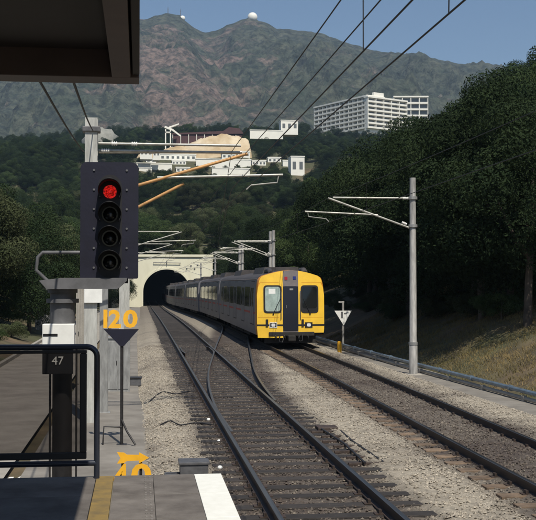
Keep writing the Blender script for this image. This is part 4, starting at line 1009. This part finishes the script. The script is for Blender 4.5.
sh = rect_wall('low_shed', 'low brown shed below the mound', 196, 222, 160.5, 163, 378, 2, 'shed', M_redroof, parapet=False)
for (a0, a1, b0, b1, Yw, nw, lb) in ((153, 160, 152, 157, 392, 2, 'tiny white cottage between the two low terrace buildings'), (172, 186, 161, 165, 380, 4, 'long low white house with a row of windows below the mound'),
        (222, 236, 154, 159, 388, 3, 'white house with three windows below the right half of the mound'), (238, 250, 152, 158, 388, 2, 'white house at the right foot of the mound'), (252, 266, 161, 166, 374, 4, 'low white house half hidden by trees right of the mound'),
        (176, 190, 168, 172, 362, 3, 'white house low on the wooded slope under the mound'), (268, 281, 158, 163, 376, 3, 'white house left of the plain white building'), (146, 156, 159, 163, 384, 2, 'white cottage beside the flat building at the left')):
    rect_wall('hill_house', lb, a0, a1, b0, b1, Yw, 5, 'house', win=nw)
# mound of bare earth
mc = at(192, 166, 440)
MXs = np.linspace(-25, 25, 70); MYs = np.linspace(-14, 26, 40)
def moundz(x, y):
    px_ = 192 + x / 440 * FPX
    top = interp(px_, [(130, 0), (139, 6.5), (150, 8.5), (160, 8.6), (172, 10.0), (185, 10.5), (198, 13.4), (210, 15.2), (225, 15.8), (240, 15.4), (250, 13.5), (256, 0)])
    f = sm01((y + 13) / 17) * sm01((27 - y) / 10)
    return mc.z - 6 + (top + 4.5) * f * (0.97 + 0.05 * noise2(x, y, 5, 4, 3)) + 0.6 * noise2(x, y, 3.5, 4, 9) * f
me = heightfield('earth_mound', MXs, MYs, moundz, M_mound)
o = link('earth_mound', me, None, (mc.x, 440, 0)); tag(o, 'large bare tan earth mound on the hillside', 'mound')
sd_ = at(172, 137, 475); sx1 = at(243, 126, 475)
o = empty('long_shed', sd_, label='long shed with a maroon roof behind the tan mound', cat='shed')
Ls = sx1.x - sd_.x
MB().box(0.5, Ls - 0.5, 0.5, 6.5, -5, 1.6).obj('wall', M_redroof, o)
MB().prism([(0, 1.7), (Ls * 0.72, 3.1), (Ls * 0.8, 4.9), (Ls * 0.95, 4.4), (Ls, 2.6), (Ls, 2.0), (0, 1.2)], 0, 7).obj('roof', M_redroof, o)
for k in range(9): MB().box(0.2 + k * Ls / 9, 0.5 + k * Ls / 9, 0.1, 0.4, -5, 1.4).obj('column', M_bslab, o)
st = at(165, 137, 470)
o = empty('conveyor_tower', st, label='white steel conveyor tower at the left end of the mound', cat='tower')
MB().box(0, 0.5, 0, 0.5, -6, 3.5).box(2.2, 2.7, 0, 0.5, -6, 3.5).box(0, 2.7, 0, 2.7, 1.9, 2.4).obj('frame', M_bwhite, o)
MB().prism([(-0.3, 4.2), (3.2, 2.9), (7.0, 0.2), (7.0, 0.9), (3.6, 3.6), (0, 5.0)], 0.1, 1.6).obj('lower_conveyor', M_bwhite, o)
MB().prism([(2.0, 4.0), (6.2, 5.7), (6.2, 6.3), (1.8, 4.7)], 0.2, 1.5).obj('upper_conveyor', M_bwhite, o)
# radomes on the ridge
for px_, py_, r_, lb in ((252.5, 17.5, 9.0, 'large white radome on the right summit'), (182.5, 18.5, 5.0, 'small white radome on the left summit beside the aerial')):
    p = at(px_, py_, RY - 4); zb_ = mtz(p.x, RY - 4)
    o = empty('radome', (p.x, RY - 4, min(zb_, p.z - r_)), label=lb, cat='radome')
    cz = p.z - o.location.z
    MB().ball((0, 0, cz), r_, 24, 14).obj('dome', M_bwhite, o)
    MB().tube([(0, 0, -3), (0, 0, cz - r_ * 0.6)], r_ * 0.7, 16).obj('base', M_bwhite, o)
for px_, py_, h_, lb in ((180.5, 18, 16, 'thin aerial mast beside the small radome'), (168, 13.5, 14, 'thin aerial mast on the left summit, left of the radome')):
    p = at(px_, py_, RY - 2); z0_ = mtz(p.x, RY - 2) - 3
    o = empty('aerial_mast', (p.x, RY - 2, z0_), label=lb, cat='mast')
    MB().tube([(0, 0, 0), (0, 0, h_)], [0.9, 0.35], 6).obj('shaft', M_midgrey, o); MB().box(-1.3, 1.3, -0.3, 0.3, h_ - 4.6, h_ - 4.0).obj('cross_arm', M_midgrey, o)
# rounded rock outcrop far left behind the mast
rp_ = at(101, 140, 560)
rb = MB().ball((0, 0, 0), 10, 20, 12, 0.85)
rb.v = [tuple(Vector(v) * (1 + 0.18 * mnoise.fractal(Vector(v) / 5, 0.8, 2, 4))) for v in rb.v]
tag(rb.obj('rock_outcrop', M_rock, None, rp_ - Vector((0, 0, 2.5))), 'pale rounded rock outcrop behind the left mast top', 'rock')

# ------------------------------------------------------------------ trees
def crown_mesh(name, m, seed, nl=34, nleaf=9000, leaf=0.17, H=1.0, flat=0.8, up=0.0):
    """unit-ish crown about 5 m wide, 4.5 m tall, base near z=0; clumps of leaf faces"""
    r = np.random.default_rng(seed)
    C = []
    while len(C) < nl:
        p = r.uniform(-1, 1, 3)
        q_ = np.linalg.norm(p)
        if q_ < 1 and (q_ > 0.45 or r.random() < 0.25): C.append(p)
    C = np.array(C) * (1 + r.normal(0, 0.10, (nl, 1))) * np.array([2.3, 2.3, 2.1 * flat]); C[:, 2] += 2.3
    C[:, :2] *= (1.12 - 0.10 * np.clip(C[:, 2] / 4.5, 0, 1) * 3)[:, None] if up else 1.0
    rad = r.uniform(0.36, 0.80, nl) * (1.0 if nl > 30 else 1.2)
    k = r.choice(nl, nleaf, p=rad ** 2 / (rad ** 2).sum())
    d = r.normal(0, 1, (nleaf, 3)); d[:, 2] += 0.35; d /= np.linalg.norm(d, axis=1)[:, None]
    P = C[k] + d * (rad[k] * (0.72 + 0.36 * r.random(nleaf) ** 0.7))[:, None] * np.array([1, 1, 0.8])
    nrm = d + r.normal(0, 0.55, d.shape); nrm /= np.linalg.norm(nrm, axis=1)[:, None]
    a = np.cross(nrm, r.normal(0, 1, d.shape)); a /= np.linalg.norm(a, axis=1)[:, None]; b_ = np.cross(nrm, a)
    s_ = leaf * r.uniform(0.6, 1.3, nleaf)[:, None]
    V = np.stack([P - a * s_, P - b_ * s_ * 0.36, P + a * s_, P + b_ * s_ * 0.36], 1).reshape(-1, 3)
    return npmesh(name, V, np.arange(nleaf * 4).reshape(-1, 4), m)
CR = [crown_mesh('crown', [M_leafA, M_leafB, M_leafC][k % 3], 100 + k, 58 + 6 * k, 74000, 0.046 + 0.004 * (k % 3), flat=(0.75, 1.0, 0.85, 1.15, 0.9, 1.05)[k]) for k in range(6)]
BU = [crown_mesh('crown', [M_leafB, M_leafC][k], 300 + k, 20, 12000, 0.085, flat=0.6) for k in range(2)]
def trunk_mesh(seed):
    r = random.Random(seed); m = MB(); bx_, by_ = r.uniform(-0.3, 0.3), r.uniform(-0.3, 0.3)
    m.tube([(0, 0, -0.6), (0.02, 0.03, 0), (bx_ * 0.4, by_ * 0.4, 1.3), (bx_, by_, 2.6), (bx_ * 1.3, by_, 4.2)], [0.22, 0.17, 0.14, 0.11, 0.04], 8)
    for k in range(5):
        a = r.uniform(0, 6.28); z = r.uniform(1.5, 2.8); l_ = r.uniform(1.0, 1.9); f = z / 2.6
        m.tube([(bx_ * f, by_ * f, z), (bx_ * f + 0.5 * l_ * math.cos(a), by_ * f + 0.5 * l_ * math.sin(a), z + 0.6), (bx_ * f + l_ * math.cos(a), by_ * f + l_ * math.sin(a), z + 1.5)], [0.085, 0.06, 0.025], 6)
    return m.mesh('trunk', M_bark)
TR = [trunk_mesh(k) for k in range(3)]
def tree(X, Y, h, label, group, k=None, wide=1.0, low=0.0):
    """h = total height; crown from low fraction"""
    k = random.randrange(6) if k is None else k
    s = h / 5.9
    o = empty('broadleaf_tree', (X, Y, hz(X, Y) - 0.1), random.uniform(0, 6.28), label=label, cat='tree', group=group)
    link('trunk', TR[k % 3], o, (0, 0, 0), (0, 0, 0), (s * 0.7, s * 0.7, s))
    link('crown', CR[k], o, (0, 0, (1.35 - low) * s), (0, 0, random.uniform(0, 6.28)), (s * wide, s * wide, s * (1 + 0.28 * low)))
    return o
def scatter(n, x0, x1, y0, y1, dmin, ok, seed):
    r = random.Random(seed); P = []
    for _ in range(n * 30):
        if len(P) >= n: break
        x, y = r.uniform(x0, x1), r.uniform(y0, y1)
        if not ok(x, y): continue
        d = dmin(x, y) if callable(dmin) else dmin
        if any((x - a) ** 2 + (y - b_) ** 2 < d * d for a, b_ in P): continue
        P.append((x, y))
    return P
def infr(x, y, mg=4):    # could show in the photograph
    d = x * _fw[0] + y * _fw[1]
    if d < 5: return False
    u = 268 + FPX * (x * _rt[0] + y * _rt[1]) / d
    return (-30 if y < 250 else -150) - mg * FPX / d < u < 566 + mg * FPX / d
# right bank wood
random.seed(21)
PR = scatter(125, 15, 60, 40, 172, 3.1, lambda x, y: infr(x, y) and x > (15.6 if y < 47 else 13.8) and x < 16 + 0.32 * (y - 30) + 12, 5)
SKYL = [(300, 182), (340, 152), (380, 130), (430, 114), (465, 110), (480, 96), (495, 74), (512, 62), (540, 54), (640, 30)]
def top_limit(x, y):
    d = x * _fw[0] + y * _fw[1]; u = 268 + FPX * (x * _rt[0] + y * _rt[1]) / d
    return EYE + (283 - min(interp(u - 14, SKYL), 400)) * d / FPX - hz(x, y) if u > 300 else 99
for x, y in PR:
    near = x < 22
    h_ = min(random.uniform(7.5, 10.5) * (0.92 if near else 1.08), top_limit(x, y) * random.uniform(0.64, 1.05))
    if h_ < 4: continue
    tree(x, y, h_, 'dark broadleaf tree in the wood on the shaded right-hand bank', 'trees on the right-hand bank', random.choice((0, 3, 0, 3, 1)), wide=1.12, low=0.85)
for (px_, Y_, h_, lb) in ((516, 60, 9.6, 'tallest dark tree against the sky at the right edge'), (447, 70, 8.5, 'rounded dark tree with its crown just right of the pole top')):
    p = at(px_, 200, Y_); tree(p.x, Y_, h_, lb, None, 1, 1.0, 0.7)
for k, (x, y) in enumerate(((14.6, 38.5), (14.4, 43), (15.4, 47), (14.3, 51.5), (14.4, 55), (14.4, 59), (15.4, 64), (15.2, 69), (15.6, 75), (15.4, 42.5))):
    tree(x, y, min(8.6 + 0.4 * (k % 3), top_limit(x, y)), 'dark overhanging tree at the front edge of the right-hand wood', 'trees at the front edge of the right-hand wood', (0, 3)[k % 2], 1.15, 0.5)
# left bank trees
PL = scatter(46, -34, -6.6, 38, 168, 3.6, lambda x, y: infr(x, y) and (y > 60 or x < -8.5), 8)
for x, y in PL:
    tree(x, y, random.uniform(6.5, 9.0), 'green broadleaf tree on the left bank behind the signal', 'trees on the left bank', wide=1.15, low=0.6)
depth_clear = 6
def blocked(x, y, th=7.5):
    """keep clear the buildings, walls and the mound: no tall tree right in front"""
    d = x * _fw[0] + y * _fw[1]; u = 268 + FPX * (x * _rt[0] + y * _rt[1]) / d; z = hz(x, y) + th
    v = 283 - (z - EYE) * FPX / d
    hw_px = 2.2 * FPX / d
    for a0, a1, b0, b1, Yw in CLEAR:
        if y < Yw + depth_clear and a0 - hw_px < u < a1 + hw_px and v < b1 - 0.5: return True
    if 400 < y < 480 and 130 < u < 256 and v < 158: return True
    if 480 <= y and 308 < u < 404 and v < 125: return True
    if 560 < y and 308 < u < 432: return v < 125 or y > 620
    return False
# hill above the tunnel: individuals nearest, the wood beyond is one mass
def hill_ok(x, y):
    if not infr(x, y, 6) or blocked(x, y): return False
    if abs(x - 5) < 9 and y < PORT + 4: return False
    return True
PH1 = scatter(115, -40, 75, 150, 300, lambda x, y: 3.6 + 0.010 * (y - 150), lambda x, y: hill_ok(x, y) and (y > PORT + 3 or x < -4 or x > 14), 12)
for x, y in PH1:
    tree(x, y, random.uniform(6.0, 8.6), 'green broadleaf tree on the hill above the tunnel mouth', 'trees on the hill above the tunnel', wide=1.2, low=0.75)
PF = scatter(1400, -210, 260, 296, 760, lambda x, y: 5.0 + 0.006 * (y - 300), lambda x, y: infr(x, y, 10) and not blocked(x, y), 31)
PS = scatter(420, -40, 90, 335, 470, 2.6, lambda x, y: infr(x, y, 4) and blocked(x, y) and not blocked(x, y, 2.2), 77)
PS += scatter(420, -40, 75, 178, 330, 2.4, lambda x, y: infr(x, y, 3) and not blocked(x, y, 3.0), 79)
PS += scatter(150, 60, 190, 540, 640, 4.0, lambda x, y: infr(x, y, 4) and blocked(x, y) and not blocked(x, y, 2.4), 78)
V = np.array([(x, y, hz(x, y) + 0.2) for x, y in PF + PS], np.float32); NB = len(PF)
me = bpy.data.meshes.new('hill_wood'); me.vertices.add(len(V)); me.vertices.foreach_set('co', V.ravel())
a = me.attributes.new('sz', 'FLOAT', 'POINT'); szv = rng.uniform(1.15, 1.75, len(V)).astype(np.float32); szv[NB:] = rng.uniform(0.35, 0.6, len(V) - NB); a.data.foreach_set('value', szv)
a = me.attributes.new('yaw', 'FLOAT', 'POINT'); a.data.foreach_set('value', rng.uniform(0, 6.28, len(V)).astype(np.float32))
a = me.attributes.new('pick', 'INT', 'POINT'); a.data.foreach_set('value', rng.integers(0, 3, len(V)).astype(np.int32))
hw_ = link('hill_wood', me); tag(hw_, 'far green wood covering the upper hillside around the buildings', 'wood', kind='stuff')
ng = bpy.data.node_groups.new('wood', 'GeometryNodeTree'); ng.interface.new_socket('Geometry', in_out='INPUT', socket_type='NodeSocketGeometry'); ng.interface.new_socket('Geometry', in_out='OUTPUT', socket_type='NodeSocketGeometry')
gi = ng.nodes.new('NodeGroupInput'); go = ng.nodes.new('NodeGroupOutput'); jn = ng.nodes.new('GeometryNodeJoinGeometry')
srcs = [o_ for o_ in bpy.data.objects if o_.name.startswith('crown') and o_.parent and o_.parent.name.startswith('broadleaf')]
by = {}
for o_ in srcs: by.setdefault(o_.data.name, o_)
prot = list(by.values())[:3]
pk = ng.nodes.new('GeometryNodeInputNamedAttribute'); pk.data_type = 'INT'; pk.inputs[0].default_value = 'pick'
sz = ng.nodes.new('GeometryNodeInputNamedAttribute'); sz.data_type = 'FLOAT'; sz.inputs[0].default_value = 'sz'
yw = ng.nodes.new('GeometryNodeInputNamedAttribute'); yw.data_type = 'FLOAT'; yw.inputs[0].default_value = 'yaw'
cxyz = ng.nodes.new('ShaderNodeCombineXYZ'); ng.links.new(yw.outputs[0], cxyz.inputs[2])
for k, pobj in enumerate(prot):
    cmp_ = ng.nodes.new('FunctionNodeCompare'); cmp_.data_type = 'INT'; cmp_.operation = 'EQUAL'
    ia = [s for s in cmp_.inputs if s.type == 'INT']; ng.links.new(pk.outputs[0], ia[0]); ia[1].default_value = k
    oi = ng.nodes.new('GeometryNodeObjectInfo'); oi.inputs['Object'].default_value = pobj; oi.transform_space = 'ORIGINAL'; oi.inputs['As Instance'].default_value = True
    ip = ng.nodes.new('GeometryNodeInstanceOnPoints'); ng.links.new(gi.outputs[0], ip.inputs['Points']); ng.links.new(cmp_.outputs[0], ip.inputs['Selection'])
    ng.links.new(oi.outputs['Geometry'], ip.inputs['Instance']); ng.links.new(sz.outputs[0], ip.inputs['Scale']); ng.links.new(cxyz.outputs[0], ip.inputs['Rotation'])
    ng.links.new(ip.outputs[0], jn.inputs[0])
ng.links.new(jn.outputs[0], go.inputs[0])
md = hw_.modifiers.new('wood', 'NODES'); md.node_group = ng

# bushes at the wood edge and by the left road
random.seed(5)
for x, y in scatter(30, 13.4, 18.5, 40, 80, 1.6, lambda x, y: infr(x, y) and x > 14.4 - 0.045 * (y - 36), 44):
    o = empty('bush', (x, y, hz(x, y) - 0.1), random.uniform(0, 6.28), label='low dark bush at the edge of the right-hand wood', cat='bush', group='bushes at the edge of the right-hand wood')
    s = random.uniform(0.28, 0.5); link('crown', BU[random.randrange(2)], o, (0, 0, -0.15), (0, 0, 0), (s, s, s * 0.8))
    MB().tube([(0, 0, -0.1), (0.03, 0, 0.4), (0.1, 0.05, 0.8)], [0.05, 0.04, 0.02], 6).obj('stem', M_bark, o)
for x, y in scatter(16, -9.5, -5.9, 34, 110, 1.8, lambda x, y: infr(x, y), 45):
    o = empty('bush', (x, y, hz(x, y) - 0.1), random.uniform(0, 6.28), label='low green bush on the left bank beside the service road', cat='bush', group='bushes beside the service road')
    s = random.uniform(0.3, 0.5); link('crown', BU[random.randrange(2)], o, (0, 0, -0.15), (0, 0, 0), (s, s, s * 0.8))
    MB().tube([(0, 0, -0.1), (0.03, 0, 0.4), (0.1, 0.05, 0.8)], [0.05, 0.04, 0.02], 6).obj('stem', M_bark, o)
# grass on the lit foot of the right bank
def grass(n, xa, xb, ya, yb, h, name, label):
    X = []; 
    while len(X) < n:
        x = random.uniform(xa, xb); y = random.uniform(ya, yb)
        if x < interp(y, [(20, 11.1), (40, 10.8), (60, 10.5)]) : continue
        if noise2(x, y, 1.3, 3, 2.0) + random.uniform(-0.5, 0.5) < -0.12: continue
        X.append((x, y, hz(x, y) - 0.01))
    P = np.array(X); a = rng.uniform(0, 6.28, n); hh = h * rng.uniform(0.4, 1.3, n); wd = rng.uniform(0.006, 0.016, n); ln = rng.normal(0, 0.5, (n, 2)) * hh[:, None]
    dx = np.stack([np.cos(a), np.sin(a), 0 * a], 1) * wd[:, None]
    tip = P + np.stack([ln[:, 0], ln[:, 1], hh], 1)
    V = np.stack([P - dx, P + dx, tip], 1).reshape(-1, 3)
    o = link(name, npmesh(name, V, np.arange(3 * n).reshape(-1, 3), M_grass)); return tag(o, label, 'grass', kind='stuff')
grass(60000, 10.7, 17.5, 24, 60, 0.10, 'bank_grass', 'dry green grass on the sunlit foot of the right bank')

# ------------------------------------------------------------------ air
hb = MB().box(-3000, 3000, -300, 3500, -3.8, 560)
M_haze = bpy.data.materials.new('haze_air'); M_haze.use_nodes = True; t = M_haze.node_tree; t.nodes.clear()
pv = t.nodes.new('ShaderNodeVolumePrincipled'); mo = t.nodes.new('ShaderNodeOutputMaterial'); t.links.new(pv.outputs[0], mo.inputs['Volume'])
pv.inputs['Color'].default_value = (0.52, 0.73, 1.0, 1); pv.inputs['Density'].default_value = 0.00014; pv.inputs['Anisotropy'].default_value = 0.2
tag(hb.obj('haze', M_haze), 'thin blue valley haze', 'haze', kind='stuff')
